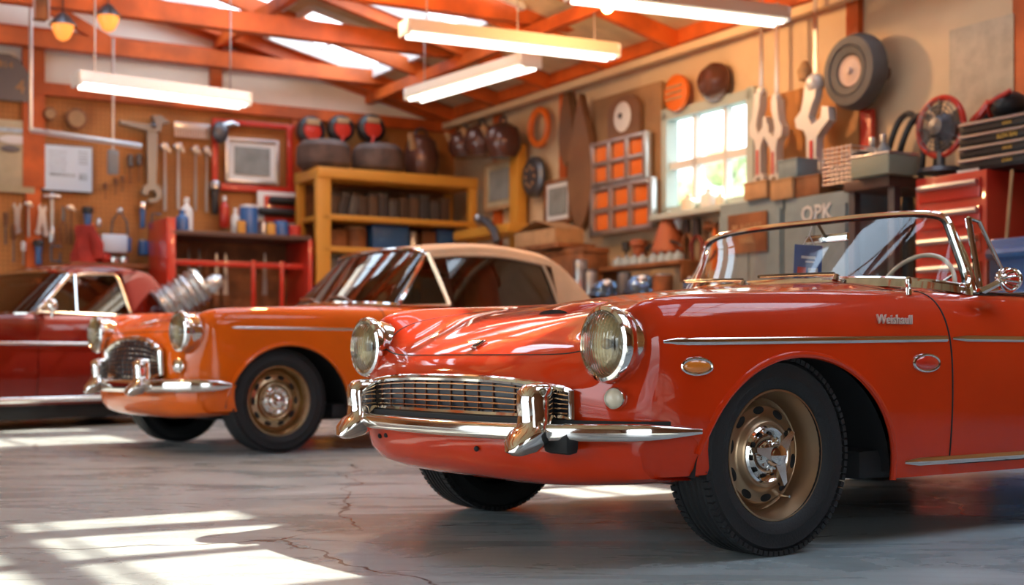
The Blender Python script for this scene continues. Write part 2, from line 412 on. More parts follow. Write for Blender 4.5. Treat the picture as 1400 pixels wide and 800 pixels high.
def pin_body(root, S, P, arch, hood_r=3.2, hc=(3.15, 8.9), door=(8.97, 12.95), xr_cut=(9.75, 13.2), belt=3.88, sill_r=8.75, closed=False):
    """outer skin split into body, bonnet and doors, with dark shut lines beneath the gaps"""
    g = .022; a1, a2 = arch
    b = MB().m(P)
    rr = S.R-1
    patch(b, S, 0, hood_r+g, 26, 0, hc[0]-g, 26)
    patch(b, S, hood_r+g, rr, 90, 0, door[0]-g/2, 150, arches=(a1,))
    patch(b, S, 0, hood_r+g, 22, hc[1]+g, xr_cut[0], 10)
    patch(b, S, hood_r+g, belt-g, 6, door[0]-g/2, xr_cut[0], 10)
    patch(b, S, sill_r+g, rr, 6, door[0]-g/2, door[1]+g/2, 30)
    patch(b, S, belt-g if not closed else belt-g, rr, 60, door[1]+g/2, S.C-1, 90, arches=(a2,))
    patch(b, S, 0, belt-g, 30, xr_cut[1], S.C-1, 50)
    b.mirror(1)
    body = b.build('body_shell', P, root, merge=True)
    h = MB().m(P); patch(h, S, 0, hood_r, 34, hc[0], hc[1], 90); h.mirror(1)
    hood = h.build('bonnet', P, root, merge=True)
    ds = []
    for sg in (-1, 1):
        d = MB().m(P); A = patch(d, S, belt, sill_r, 50, door[0]+g/2, door[1]-g/2, 50)
        d.v = [(x, y*sg, z) for x, y, z in d.v]; ds.append(d.build('door', P, root))
    s_ = MB().m(black)
    L = np.linspace
    cs = L(hc[0], hc[1], 60); seam(s_, S, [hood_r+g/2]*60, cs)
    rs = L(0, hood_r, 20); seam(s_, S, rs, [hc[0]-g/2]*20); seam(s_, S, rs, [hc[1]+g/2]*20)
    rs = L(belt, sill_r, 40); seam(s_, S, rs, [door[0]]*40, 0); seam(s_, S, rs, [door[1]]*40, 0)
    cs = L(door[0], door[1], 20); seam(s_, S, [sill_r+g/2]*20, cs, 0)
    s_.build('shut_lines', black, root)
    return body, hood, ds

def arch_lip(mb, S, arch, sg, z0, r=.012, out=.004):
    cx, cz, rx, rz = arch; pts = []
    # from the rear foot over the top to the front foot
    ang = np.linspace(0, PI, 40); raw = [(cx+rx*math.cos(a), cz+rz*math.sin(a)) for a in ang]
    raw = [(cx+rx, z) for z in np.linspace(z0, cz, 6)[:-1]]+raw+[(cx-rx, z) for z in np.linspace(cz, z0, 6)[1:]]
    for x, z in raw:
        r_, c_, p = S.find(x, z, 4.2)
        if abs(p[0]-x) < .03 and abs(p[2]-z) < .03: pts.append((x, sg*(p[1]+out), z))
    if len(pts) > 4: mb.tube(pts, r, 8)

def underbody(root, S, wx=(0, 2.3), Rw=.31, arch=None, zt=1.):
    m = MB().m(black)
    m.box((1.25, 0, .31), (3.2, 1.0, .2), .04)
    m.box((1.15, 0, .26), (1.5, 1.62, .1), .03)
    m.box((.0, 0, .48*zt), (1.05, .98, .25*zt), .05); m.box((2.3, 0, .5), (1.2, .98, .3), .05)
    for a in arch:
        cx, cz, rx, rz = a
        for sg in (-1, 1):
            pts = [(rx*.99*math.cos(t), rz*.99*math.sin(t)) for t in np.linspace(.0, PI*.98, 28)]
            A = np.array([[(cx+p[0], sg*y, cz+p[1]) for y in (.47, .60, .75, .845)] for p in pts]); m.grid(A)
            m.add([(cx, sg*.47, cz)]+[(cx+p[0], sg*.47, cz+p[1]) for p in pts], [(0, i+1, i+2) for i in range(len(pts)-1)])
    m.cyl((wx[0], -.7, Rw), (wx[0], .7, Rw), .03); m.cyl((wx[1], -.7, Rw), (wx[1], .7, Rw), .035)
    m.cyl((.25, -.25, .2), (3.1, -.25, .2), .025); m.box((.5, .1, .19), (.5, .35, .09), .02)
    return m.build('underbody', black, root)

def steering_wheel(root, loc, r=.19, tilt=1.1):
    m = MB().m(cream).torus((0, 0, 0), r, .009, 'z', 48, 10); o = m.build('steering_wheel', cream, root, loc, rot=(0, -tilt, 0))
    sp = MB().m(chrome)
    for k in range(3):
        a = 2*PI*k/3+PI; sp.cyl((0, 0, -.02), (r*math.cos(a), r*math.sin(a), 0), .006)
    sp.lathe([(0, .005), (.03, 0), (.035, -.02), (.02, -.05), (.018, -.3)], 'z', 20, cap=False); sp.build('spokes', chrome, o)
    return o
# ================================================================== FRONT CAR (red roadster)
A1 = R(35)
O1 = (.339, 4.838, 0)
red = paint('vermilion_paint', (.58, .032, .003), .25)
car = thing('convertible_car', 'glossy vermilion open roadster with bronze slotted wheels, largest car in front', 'car', O1, A1)
def nose1(x, y, z):
    return x+.035*max(0, min(1, (-.52-x)/.08))*max(0, min(1, (.66-z)/.06)) if y < .75 else x
S1 = Surf(net_roadster(xm=nose1))
arch1 = ((.075, .235, .435, .385), (2.375, .235, .435, .385))
body, hood, doors = pin_body(car, S1, red, arch1)
for sg in (-1, 1):
    for a in arch1: lip = MB().m(red); arch_lip(lip, S1, a, sg, .21, .011, .0); lip.build('arch_lip', red, car)
underbody(car, S1, arch=arch1)
for x in (0, 2.3):
    for sg in (-1, 1): wheel(car, (x, sg*.755, .31), sg, spin=.4*x+.2)
def xplan(y, k=0.):
    return float(interp([0, .3, .53, .65, .75, .81, .85, .87], [-.685, -.677, -.652, -.61, -.55, -.485, -.41, -.315], [abs(y)])[0])
# front valance below the bumper
def valance(root, P, zt=.425, zb=.235, name='front_valance', zm=1., ext=.872):
    ys = np.linspace(-ext, ext, 81); A = []
    for y in ys:
        t = abs(y)/ext; x0 = xplan(y); drop = .0+.055*t**3
        col = []
        for k, (dx, z) in enumerate(((.012, zt), (.0, .39*zm), (.004, .34*zm), (.025, .285*zm), (.07, .237*zm+drop*.5), (.14, .212*zm+drop), (.30, .205*zm+drop))):
            xx = x0+dx*(1-.35*t); yy = y*(1-.01*k) if t > .9 else y
            col.append((min(xx, -.30+.02*(1-t)) if t > .6 else xx, yy, z))
        A.append(col)
    return MB().m(P).grid(np.array(A)).build(name, P, root)
va = valance(car, red)
vb = MB().m(dark_hole)
for y, z in ((-.18, .32), (.42, .335), (.475, .33)):
    MB().m(dark_hole).ball((xplan(y)+.004, y, z), 1, 12, 8, (.006, .012, .009)).build('valance_bolt', dark_hole, va)
vb.m(black).box((xplan(.5)+.0, -.60, .362), (.05, .12, .07), .02); vb.build('valance_opening', black, va)
# bumper
def bumper(root, xoff=-.045, z=.385, h=.026, d=.02, ext=.865, n=70, zf=None):
    ys = np.linspace(-ext, ext, n); pts = []
    for y in ys:
        t = abs(y)/ext; pts.append((xplan(y)+xoff*(1 if t < .9 else 1-(t-.9)*3), y*(1+.03*t**4), z+(zf(t) if zf else .012*t**2)))
    prof = [(math.copysign(abs(math.cos(a))**.7, math.cos(a))*d, math.copysign(abs(math.sin(a))**.8, math.sin(a))*h) for a in [2*PI*k/18 for k in range(18)]]
    rs = [min(1, (.3, .75, .92, 1)[min(3, i, n-1-i)]) for i in range(n)]
    return MB().tube(pts, rs, prof=prof, up=(0, 0, 1)).build('bumper', chrome, root)
bm1 = bumper(car)
ln = MB().m(black)
ys = np.linspace(-.84, .84, 50)
ln.tube([(xplan(y)-.006, y, .418) for y in ys], 1, prof=[(-.012, -.008), (.012, -.008), (.012, .008), (-.012, .008)], up=(0, 0, 1)); ln.build('bumper_filler_strip', black, car)
for sg in (-1, 1): overrider(car, (xplan(.53)-.05, sg*.53, .322), 1., 0)
# grille
def grille(root, S, half, ztop, zbot, nb, nv, rise=0., frame_r=.012, off=.014, drop=.035, barmat=None, pw=3):
    n = 48; ys = np.linspace(-half, half, n)
    fx = {}
    def X(y, z): return face_x(S, y, z)-off
    top = [(y, ztop-drop*(abs(y)/half)**pw) for y in ys]; bot = [(y, zbot+rise*(abs(y)/half)**pw) for y in ys]
    g = MB().m(grillback)
    A = np.array([[(X(y, zt+(zb-zt)*k/4)+.006, y, zt+(zb-zt)*k/4) for k in range(5)] for (y, zt), (_, zb) in zip(top, bot)])
    g.grid(A); o = g.build('grille', grillback, root)
    ring = [(X(y, z)-.006, y, z) for y, z in top]+[(X(y, z)-.006, y, z) for y, z in bot[::-1]]
    # round the ends
    MB().tube(ring, frame_r, 8, closed=True, up=None).build('grille_surround', chrome, o)
    b = MB()
    for k in range(1, nb+1):
        pts = [(X(y, zt+(zb-zt)*k/(nb+1))-.008, y, zt+(zb-zt)*k/(nb+1)) for (y, zt), (_, zb) in zip(top, bot)]
        b.tube(pts, .0024, 6)
    b.build('grille_bars', barmat or chrome, o)
    v = MB()
    for k in range(1, nv):
        i = int(round(k*(n-1)/nv)); (y, zt), (_, zb) = top[i], bot[i]
        v.box((X(y, (zt+zb)/2)+.004, y, (zt+zb)/2), (.006, .006, abs(zt-zb)*.96))
    v.build('grille_slats', mat('brown_steel', (.10, .035, .02), .45, .5), o)
    return o
goldbar = mat('gilt_bar', (.85, .62, .42), .18, 1.)
grille(car, S1, .615, .545, .432, 5, 15, barmat=goldbar)
for sg in (-1, 1):
    headlight(car, (-.566, sg*.712, .650), .103)
    fg = MB().m(chrome).lathe([(.03, .03), (.033, 0), (.034, -.012), (.030, -.02), (.027, -.016)], 'x', 28, cap=False)
    f_ = fg.build('parking_light', chrome, car, (-.562, sg*.738, .492), rz=-sg*.45)
    MB().m(cream).lathe([(.028, -.014), (.024, -.02), (.012, -.026), (0, -.028)], 'x', 24, cap=False).build('lens', mat('pale_lens', (.75, .66, .42), .1, coat=1.), f_)
    # side marker
    r_, c_, p = S1.find(-.365, .585); yaw = sg*.12
    mk = MB().m(chrome).at(sc=(1, 1, 1)).torus((0, 0, 0), .05, .006, 'y', 36, 8, sc=(1, .45)); mo = mk.build('side_marker', chrome, car, (p[0], sg*(p[1]+.003), p[2]), rz=sg*.22)
    MB().m(amber).ball((0, 0, 0), 1, 24, 12, (.047, .012, .02)).build('amber_lens', amber, mo)['label'] = 'amber lens'
    r_, c_, p = S1.find(.655, .592)  # red marker, enlarged to take in a painted reflection on the wing
    rp = MB().m(chrome).torus((0, 0, 0), .064, .006, 'y', 36, 8, sc=(1, .42)); ro = rp.build('red_marker_reflection', chrome, car, (p[0], sg*(p[1]+.002), p[2]))
    MB().m(redlens).ball((0, 0, 0), 1, 24, 12, (.061, .013, .025)).build('red_lens', redlens, ro)['label'] = 'red lens and painted reflection'
    chrome_strip(S1, car, 'trim_strip', [(x, .655+.02*min(1, (x+.48)/1.3)) for x in np.linspace(-.47, .775, 30)], sg)
    chrome_strip(S1, car, 'trim_strip', [(x, .676) for x in np.linspace(.805, 3.0, 30)], sg)
    chrome_strip(S1, car, 'sill_strip', [(x, .265) for x in np.linspace(.56, 1.92, 20)], sg, .014, .008)
    bpy.data.objects.new
# script badge and nose badge
def text_mesh(s, size, depth, name, material, parent, loc, rot, shear=0., sp=1.):
    cu = bpy.data.curves.new('t', 'FONT'); cu.body = s; cu.size = size; cu.extrude = depth; cu.shear = shear; cu.align_x = 'CENTER'; cu.align_y = 'CENTER'; cu.space_character = sp; cu.resolution_u = 2
    cu.offset = size*.012
    o = bpy.data.objects.new('t', cu); COL.objects.link(o); dg = bpy.context.evaluated_depsgraph_get(); dg.update()
    me = bpy.data.meshes.new_from_object(o.evaluated_get(dg)); bpy.data.objects.remove(o); bpy.data.curves.remove(cu)
    me.materials.clear(); me.materials.append(material); me.name = name
    q = bpy.data.objects.new(name, me); COL.objects.link(q); q.location = loc; q.rotation_euler = rot
    if parent: q.parent = parent
    return q
r_, c_, p = S1.find(.52, .735)
text_mesh('Weishaull', .044, .003, 'script_badge', mat('badge_metal', (.78, .72, .66), .35, .6), car, (p[0], -(p[1]+.006), p[2]), (PI/2-.25, 0, 0), .3, 1.02)
nb = MB().m(chrome).box((0, 0, 0), (.05, .035, .008), .003); nb.m(blackgloss).box((0, 0, .005), (.036, .022, .004), .001)
nb.build('nose_badge', chrome, car, (-.55, 0, .655), rot=(0, -.5, 0))
# bonnet scoop
zc = S1.ytop(-.17, .0)
sc_ = MB().m(red); A = []
for i, x in enumerate(np.linspace(0, 1, 14)):
    hgt = .026*math.sin(PI*min(1, .28+.72*x))**.8; w = .085*(1-.25*x)
    A.append([(-.24+.24*x, w*math.sin(t)*(1.0), S1.ytop(-.24+.24*x, .0)-.008+hgt*math.cos(t)**.7) for t in np.linspace(-PI/2+.001, PI/2-.001, 15)])
sc_.grid(np.array(A)); so = sc_.build('bonnet_scoop', red, car)
MB().m(dark_hole).add([A[0][k] for k in range(15)], [tuple(range(15))]).build('scoop_mouth', dark_hole, so)
# cockpit
leather = mat('dark_leather', (.05, .035, .028), .45, bump=.2, bscale=60)
tub = MB().m(leather)
tub.box((1.62, 0, .30), (1.25, 1.36, .04)); tub.box((1.02, 0, .55), (.04, 1.36, .5)); tub.box((2.2, 0, .56), (.04, 1.36, .52))
for sg in (-1, 1): tub.box((1.62, sg*.69, .55), (1.25, .05, .5))
tub.build('cockpit_tub', leather, car)
dash = MB().m(blackgloss).box((1.13, 0, .80), (.16, 1.38, .13), .03); dash.m(chrome)
for y in (-.35, -.22, .3): dash.lathe([(.04, 0), (.044, -.01), (.038, -.015)], 'x', 20, c=(1.215, y, .81))
dash.build('dashboard', blackgloss, car)
for sg in (-1, 1):
    s_ = MB().m(leather).box((1.62, sg*.34, .40), (.5, .5, .16), .06); so = s_.build('seat', leather, car)
    b_ = MB().m(leather).at((1.93, sg*.34, .62), (0, .2, 0)).box((0, 0, 0), (.12, .48, .5), .05); b_.at().build('seat_back', leather, so)
    # inner rims of the cockpit
rim_ = MB().m(blackgloss)
L = np.linspace
edge = [S1.pt(3.87, c) for c in L(9.75, 13.2, 30)]
for sg in (-1, 1): rim_.tube([(p[0], sg*p[1], p[2]-.002) for p in edge], .011, 8)
pts = [S1.pt(r, 13.2) for r in L(3.87, 0, 16)]; pts = [(p[0], -p[1], p[2]) for p in pts]+[(p[0], p[1], p[2]) for p in pts[::-1][1:]]
rim_.tube(pts, .011, 8); rim_.build('cockpit_edging', blackgloss, car)
steering_wheel(car, (1.36, -.26, .85), .19, 1.15)
# windscreen
def wcurve(t, kind):
    a = abs(t)
    if kind == 0:   # foot
        y = .735*math.sin(t*PI/2)/1.0; x = .83+.265*a**2.6; z = .905-.052*a**2.2
    else:
        y = .645*math.sin(t*PI/2); x = 1.09-.01*a**3; z = 1.158-.06*a**3.2
    return Vector((x, y, z))
nt_, nh = 41, 9; A = []
for i in range(nt_):
    t = -1+2*i/(nt_-1); p0, p1 = wcurve(t, 0), wcurve(t, 1); A.append([tuple(p0.lerp(p1, k/(nh-1))) for k in range(nh)])
ws = MB().grid(np.array(A)).build('windscreen', clearglass, car)
per = [Vector(A[i][0]) for i in range(nt_)]+[Vector(A[-1][k]) for k in range(1, nh)]+[Vector(A[i][-1]) for i in range(nt_-2, -1, -1)]+[Vector(A[0][k]) for k in range(nh-2, 0, -1)]
def smooth_loop(P, it=3):
    for _ in range(it): P = [(P[i-1]+P[i]*2+P[(i+1) % len(P)])/4 for i in range(len(P))]
    return P
per = smooth_loop(per, 4)
MB().tube(per, .013, 8, closed=True).build('windscreen_frame', chrome, ws)
rb = [p.lerp(Vector((1.05, 0, 1.02)), .022) for p in per]
MB().tube(rb, .011, 8, closed=True).build('rubber_seal', blackgloss, ws)
for sg in (-1, 1):
    a, b = wcurve(sg, 0), wcurve(sg, 1); MB().m(chrome).tube([a+Vector((.0, 0, -.03)), a.lerp(b, .5)+Vector((.012, 0, 0)), b], [.022, .018, .012], 10).build('windscreen_pillar', chrome, ws)
foot = MB().m(chrome); foot.tube([wcurve(t, 0)+Vector((-.012, 0, -.012)) for t in np.linspace(-.97, .97, 41)], 1, prof=[(-.02, -.012), (.02, -.012), (.012, .016), (-.012, .012)], up=(0, 0, 1)); foot.build('windscreen_base', chrome, ws)
for y0, y1 in ((-.36, .08), (.12, .52)):
    w = MB().m(dchrome)
    q0 = Vector((.80, y0, .915)); q1 = Vector((.835, (y0+y1)/2, .925)); q2 = Vector((.85, y1, .93))
    w.cyl((.79, y0, .895), q0, .012); w.tube([q0, q1, q2], [.006, .004, .003]); o = w.build('wiper', dchrome, ws)
    MB().m(blackgloss).tube([(.852, y0+.06, .925), (.840, (y0+y1)/2, .93), (.86, y1+.02, .935)], .007).build('wiper_blade', blackgloss, o)
# quarter light frames and glass
for sg in (-1,):
    y = .745
    tri = [Vector((1.125, sg*y, .845)), Vector((1.10, sg*(y-.035), 1.115)), Vector((1.165, sg*(y-.035), 1.105)), Vector((1.30, sg*y, .865))]
    q = MB().m(chrome); q.tube([tri[0], tri[1]], .012); q.tube([tri[1], tri[2], tri[3]], .008); q.tube([tri[0], tri[3]], .006)
    q.ball(tuple(tri[3]), .016); o = q.build('quarter_light', chrome, doors[0] if sg < 0 else doors[1])
    MB().add([tuple(v) for v in tri], [(0, 1, 2, 3)]).build('quarter_glass', glass_mat('warm_glass', (.85, .55, .42), extra=.05) if 'warm_glass' not in MATS else MATS['warm_glass'], o)
# door mirror: chromed stalk with a ribbed red-backed head
mm = MB().m(blackgloss).box((1.01, -.845, .832), (.10, .03, .014), .006); mm.m(chrome).tube([(.98, -.845, .838), (1.01, -.855, .85), (1.07, -.87, .878)], [.016, .013, .012])
mo = mm.build('door_mirror', chrome, doors[0])
hd = MB().m(redlens).ball((1.095, -.875, .885), 1, 20, 12, (.038, .042, .036)); hd.m(chrome)
for k in range(7):
    a = PI*k/7; hd.at((1.095, -.875, .885), (a, 0, 0)); hd.torus((0, 0, 0), .040, .004, 'y', 24, 6)
hd.at().torus((1.125, -.875, .885), .034, .007, 'x', 24, 8)
hd.build('mirror_head', redlens, mo)
st = MB().m(chrome).lathe([(.012, 0), (.012, .02), (.007, .025), (.013, .045), (.009, .06), (0, .062)], 'z', 16); zz = S1.find(.83, .83, 3.6)[2]
st.build('washer_knob', chrome, car, (.70, -.765, .825))
# interior rear-view mirror
rv = MB().m(blackgloss).tube([(1.10, 0, 1.145), (1.14, 0, 1.10)], .006); rv.m(chrome).box((1.15, 0, 1.095), (.02, .22, .035), .008); rv.build('rear_view_mirror', chrome, ws)
# ---- hanging card
cd = thing('hanging_card', 'small blue card with red and white print hanging behind the windscreen', 'card', (0, 0, 0))
card = MB().m(mat('blue_card', (.02, .10, .30), .5)).box((0, 0, 0), (.10, .004, .15), .002)
card.m(mat('white_card', (.75, .78, .8), .5)).box((.018, -.003, -.02), (.034, .002, .035)); card.box((0, -.003, .033), (.05, .002, .009)); card.box((.005, -.003, .018), (.03, .002, .006))
card.m(mat('red_card', (.6, .05, .04), .5)).box((-.022, -.003, -.018), (.03, .002, .034)); card.m(MATS['white_card']).box((-.022, -.003, -.044), (.03, .002, .01))
co = card.build('card', MATS['blue_card'], cd, (0, 0, 0))
stg = MB().m(MATS['white_card']).tube([(-.02, 0, .075), (0, 0, .11), (.02, 0, .19)], .0016); stg.tube([(.02, 0, .075), (0, 0, .11)], .0016); stg.build('string', MATS['white_card'], cd)
def carpt(x, y, z, O=O1, a=A1): return (O[0]+x*math.cos(a)-y*math.sin(a), O[1]+x*math.sin(a)+y*math.cos(a), z)
cd.scale = (1.2, 1.2, 1.2); cd.location = carpt(1.10, .06, .98); cd.rotation_euler = (0, .05, .15)
# ================================================================== ORANGE COUPE (soft-top)
A2 = R(38); n2 = (math.sin(A2), -math.cos(A2)); O2 = (-1.482-.84*n2[0], 8.65-.84*n2[1], 0)
orange = paint('orange_paint', (.78, .13, .006), .26)
tan = mat('tan_canvas', (.60, .43, .28), .8, noise=.06, nscale=6, bump=.15, bscale=90, sheen=.2)
tanback = mat('brown_lining', (.16, .05, .02), .7)
car2 = thing('soft_top_car', 'orange two-door car with beige soft top and oval mesh grille', 'car', O2, A2)
_zx, _zy = [.2, .215, .37, .40, .46, .56, .61, .66, .735, .80, .82, .85, .91], [.235, .24, .40, .42, .52, .70, .775, .825, .875, .925, .945, .965, .995]
zm2 = lambda z: float(np.interp(z, _zx, _zy))
def xm2(x, y, z): return x+.075*max(0, min(1, (-.55-x)/.1)) if y < .6 else x+.02*max(0, min(1, (-.45-x)/.1))
S2 = Surf(net_roadster(zm2, xm2))
arch2 = ((.06, .27, .445, .43), (2.36, .27, .445, .43))
b2, h2, d2 = pin_body(car2, S2, orange, arch2, xr_cut=(9.75, 14.2), sill_r=8.6)
for sg in (-1, 1):
    for a in arch2: lip = MB().m(orange); arch_lip(lip, S2, a, sg, .24, .013, .0); lip.build('arch_lip', orange, car2)
underbody(car2, S2, arch=arch2, Rw=.335)
for x in (0, 2.3):
    for sg in (-1, 1): wheel(car2, (x, sg*.75, .335), sg, Rw=.335, W=.18, rimr=.222, style='plain', rimmat=mat('brass_steel', (.50, .38, .24), .25, 1., bump=.06, bscale=30), spin=.3*x)
_xp = xplan
def xplan(y, k=0.):
    return float(interp([0, .3, .53, .65, .75, .81, .85, .87], [-.655, -.65, -.635, -.605, -.56, -.50, -.43, -.33], [abs(y)])[0])
va2 = valance(car2, orange, zt=.44, zm=1.05, name='front_valance')
bumper(car2, xoff=-.06, z=.43, h=.042, d=.026, ext=.885)
for sg in (-1, 1): overrider(car2, (xplan(.33)-.075, sg*.36, .37), 1.12)
grille(car2, S2, .45, .735, .455, 8, 13, rise=.05, drop=.085, frame_r=.02, off=.018, pw=2.6)
for sg in (-1, 1):
    headlight(car2, (-.60, sg*.69, .775), .118)
    fg = MB().m(chrome).lathe([(.04, .05), (.05, .0), (.046, -.02), (.03, -.035), (0, -.04)], 'x', 28, cap=False); fg.build('parking_light', chrome, car2, (-.60, sg*.66, .56), rz=-sg*.4)
    chrome_strip(S2, car2, 'trim_strip', [(x, .80) for x in np.linspace(-.35, .775, 30)], sg, .008, .005)
    chrome_strip(S2, car2, 'sill_strip', [(x, .29) for x in np.linspace(.56, 1.92, 20)], sg, .012, .008)
hb = MB().m(chrome).ball((0, 0, 0), 1, 16, 8, (.07, .018, .012)); hb.build('bonnet_mascot', chrome, car2, (-.52, 0, .845), rot=(0, -.25, 0))
inn = MB().m(tanback).box((1.75, 0, .72), (1.35, 1.36, .4)); 
for sg in (-1, 1): inn.box((1.62, sg*.34, 1.0), (.12, .46, .42), .05)
inn.build('cabin_interior', tanback, car2)
st2 = [1.29, 1.6, 1.95, 2.28, 2.5, 2.68, 2.86]
zc2 = [1.42, 1.465, 1.485, 1.465, 1.42, 1.24, 1.0]
ze2 = [1.345, 1.375, 1.38, 1.345, 1.29, 1.16, .99]
ye2 = [.60, .61, .615, .62, .63, .66, .70]
net = []
for fy, fz in ((0, 0), (.38, .05), (.72, .22), (.93, .62), (1.0, 1.0)):
    net.append([(x, ye*fy, zc+(ze-zc)*fz) for x, zc, ze, ye in zip(st2, zc2, ze2, ye2)])
net.append([(x, .735, .975) for x in st2])
T2 = Surf(net, 'c')
m = MB().m(tan); patch(m, T2, 0, 4.06, 36, 0, 6, 60); patch(m, T2, 4.06, 5, 16, 3.62, 6, 30); m.mirror(1)
roof = m.build('soft_top', tan, car2, merge=True)
m = MB().m(tan)
for sg in (-1, 1):
    P = [T2.pt(4.08, c) for c in np.linspace(0, 3.2, 24)]+[T2.pt(r, 3.2+.42*((r-4.08)/.92)**.8) for r in np.linspace(4.15, 5, 14)]
    m.tube([(p[0], sg*(p[1]+.004), p[2]) for p in P], .014, 8)
m.build('soft_top_piping', tan, roof)
A = T2.ev(np.linspace(4.1, 5, 8), np.linspace(.55, 3.6, 20))
for sg in (-1, 1):
    g = MB().m(darkglass); B = A.copy(); B[..., 1] *= sg*.985; g.grid(B); g.build('side_window', darkglass, d2[0] if sg < 0 else d2[1])
m = MB()
wA = []
for i in range(31):
    t = -1+2*i/30; a = abs(t); y0 = .70*math.sin(t*PI/2); p0 = Vector((.80+.19*a**2.4, y0, 1.0-.03*a)); y1 = .595*math.sin(t*PI/2); p1 = Vector((1.25+.04*a**2, y1, 1.40-.06*a**2.5))
    wA.append([tuple(p0.lerp(p1, k/6)) for k in range(7)])
ws2 = m.grid(np.array(wA)).build('windscreen', darkglass, car2)
per = [Vector(r_[0]) for r_ in wA]+[Vector(wA[-1][k]) for k in range(1, 7)]+[Vector(r_[-1]) for r_ in wA[::-1][1:]]+[Vector(wA[0][k]) for k in range(5, 0, -1)]
MB().tube(per, .018, 8, closed=True).build('windscreen_frame', chrome, ws2)
for sg in (-1, 1):
    p0, p1 = Vector(wA[0][0]), Vector(wA[0][-1]); v = MB().m(goldbar)
    p0.y *= -sg; p1.y *= -sg; q0 = Vector((1.40, sg*.735, .985)); q1 = Vector((1.30, sg*.61, 1.36))
    v.tube([q1, q0], .016); v.tube([p0, q0], .012); v.build('quarter_light', goldbar, d2[0] if sg < 0 else d2[1])
    MB().add([tuple(p0), tuple(q0), tuple(q1), tuple(p1)], [(0, 1, 2, 3)]).build('quarter_glass', darkglass, bpy.data.objects['quarter_light'] if False else (d2[0] if sg < 0 else d2[1]))
for y0, y1 in ((-.4, -.02), (.05, .42)):
    w = MB().m(dchrome).tube([(.80, y0, 1.0), (.84, (y0+y1)/2, 1.045), (.845, y1, 1.05)], .008); w.build('wiper', dchrome, ws2)

# ================================================================== DARK RED COUPE
A3 = R(55); O3v = (-4.01+.80*-math.sin(A3), 11.5+.80*math.cos(A3), 0)
dred = paint('crimson_paint', (.13, .006, .002), .28)
car3 = thing('coupe_car', 'dark red hardtop coupe at the left edge, behind the orange car', 'car', O3v, A3)
stx = [-2.05, -2.0, -1.85, -1.4, -.9, -.4, 0, .4, .9, 1.3, 1.6, 1.9, 2.05, 2.1]
def rw(ys, zs): return [(x, y, z) for x, y, z in zip(stx, ys, zs)]
net3 = [rw([0]*14, [.5, .65, .82, .90, .93, .955, .97, .97, .97, .97, .97, .95, .85, .6]),
        rw([.4]*14, [.5, .65, .82, .90, .93, .955, .97, .97, .97, .97, .97, .95, .85, .6]),
        rw([.62]*14, [.5, .65, .83, .91, .94, .96, .98, .99, 1.0, 1.0, .99, .96, .85, .6]),
        rw([.68, .70, .72]+[.735]*9+[.70, .66], [.5, .65, .84, .93, .965, .985, 1.0, 1.01, 1.02, 1.02, 1.01, .97, .85, .6]),
        rw([.70, .73, .76]+[.79]*9+[.74, .68], [.5, .63, .80, .87, .90, .915, .93, .935, .94, .95, .94, .90, .8, .6]),
        rw([.70, .74, .77]+[.80]*9+[.75, .68], [.48, .55, .65, .68, .69, .70, .70, .70, .71, .72, .71, .70, .65, .55]),
        rw([.70, .74, .775]+[.805]*9+[.75, .68], [.45, .46, .47]+[.47]*9+[.47, .47]),
        rw([.69, .73, .76]+[.785]*9+[.74, .67], [.42, .36, .33]+[.31]*9+[.35, .4]),
        rw([.66, .70, .73]+[.75]*9+[.72, .65], [.38, .27, .24]+[.21]*9+[.26, .34])]
S3 = Surf(net3); arch3 = ((-.95, .25, .40, .40), (1.72, .25, .36, .42))
b = MB().m(dred); c0, c1 = 5.95, 8.45
patch(b, S3, 0, 8, 70, 0, c0-.01, 90, arches=(arch3[0],)); patch(b, S3, 7.3, 8, 6, c0-.01, c1+.01, 20); patch(b, S3, 0, 8, 70, c1+.01, 13, 60, arches=(arch3[1],)); patch(b, S3, 2.7, 2.96, 4, c0-.01, c1+.01, 20)
b.mirror(1); b.build('body_shell', dred, car3, merge=True)
for sg in (-1, 1):
    d = MB().m(dred); patch(d, S3, 2.98, 7.28, 40, c0+.012, c1-.012, 40); d.v = [(x, y*sg, z) for x, y, z in d.v]; dd = d.build('door', dred, car3)
    MB().m(chrome).ball((0, 0, 0), 1, 14, 8, (.055, .016, .014)).build('door_handle', chrome, dd, (.85, sg*.80, .80))
    mm = MB().m(chrome).ball((0, 0, 0), 1, 16, 10, (.05, .05, .06)); mm.cyl((0, 0, -.03), (0, -.0, -.10), .012); mm.build('door_mirror', chrome, dd, (.12, sg*.80, 1.06))
    chrome_strip(S3, car3, 'trim_strip', [(x, .735) for x in np.linspace(-1.3, 1.3, 24)], sg, .012, .006)
    chrome_strip(S3, car3, 'sill_strip', [(x, .255) for x in np.linspace(-.55, 1.36, 20)], sg, .022, .012)
ub = MB().m(black).box((0, 0, .28), (3.7, 1.2, .36), .05); ub.box((.40, 0, .19), (2.0, 1.36, .22), .03)  # boxes reach low to fill the shadow band under the coupe
for x in (-.95, 1.72):
    ub.cyl((x, -.7, .32), (x, .7, .32), .04)
ub.build('underbody', black, car3)
MB().m(tanback).box((.7, 0, .85), (1.7, 1.3, .2)).box((.75, 0, 1.12), (.5, 1.05, .36), .08).build('cabin_interior', black, car3)
for x in (-.95, 1.72):
    for sg in (-1, 1): wheel(car3, (x, sg*.69, .325), sg, Rw=.325, W=.18, rimr=.19, style='plain', rimmat=chrome)
sx = [.46, .62, .85, 1.08, 1.28, 1.40, 1.48, 1.56]
zc = [1.41, 1.455, 1.48, 1.48, 1.45, 1.40, 1.27, 1.02]; ze = [1.355, 1.385, 1.40, 1.40, 1.38, 1.34, 1.23, 1.0]; ye = [.57, .58, .585, .585, .585, .585, .62, .68]
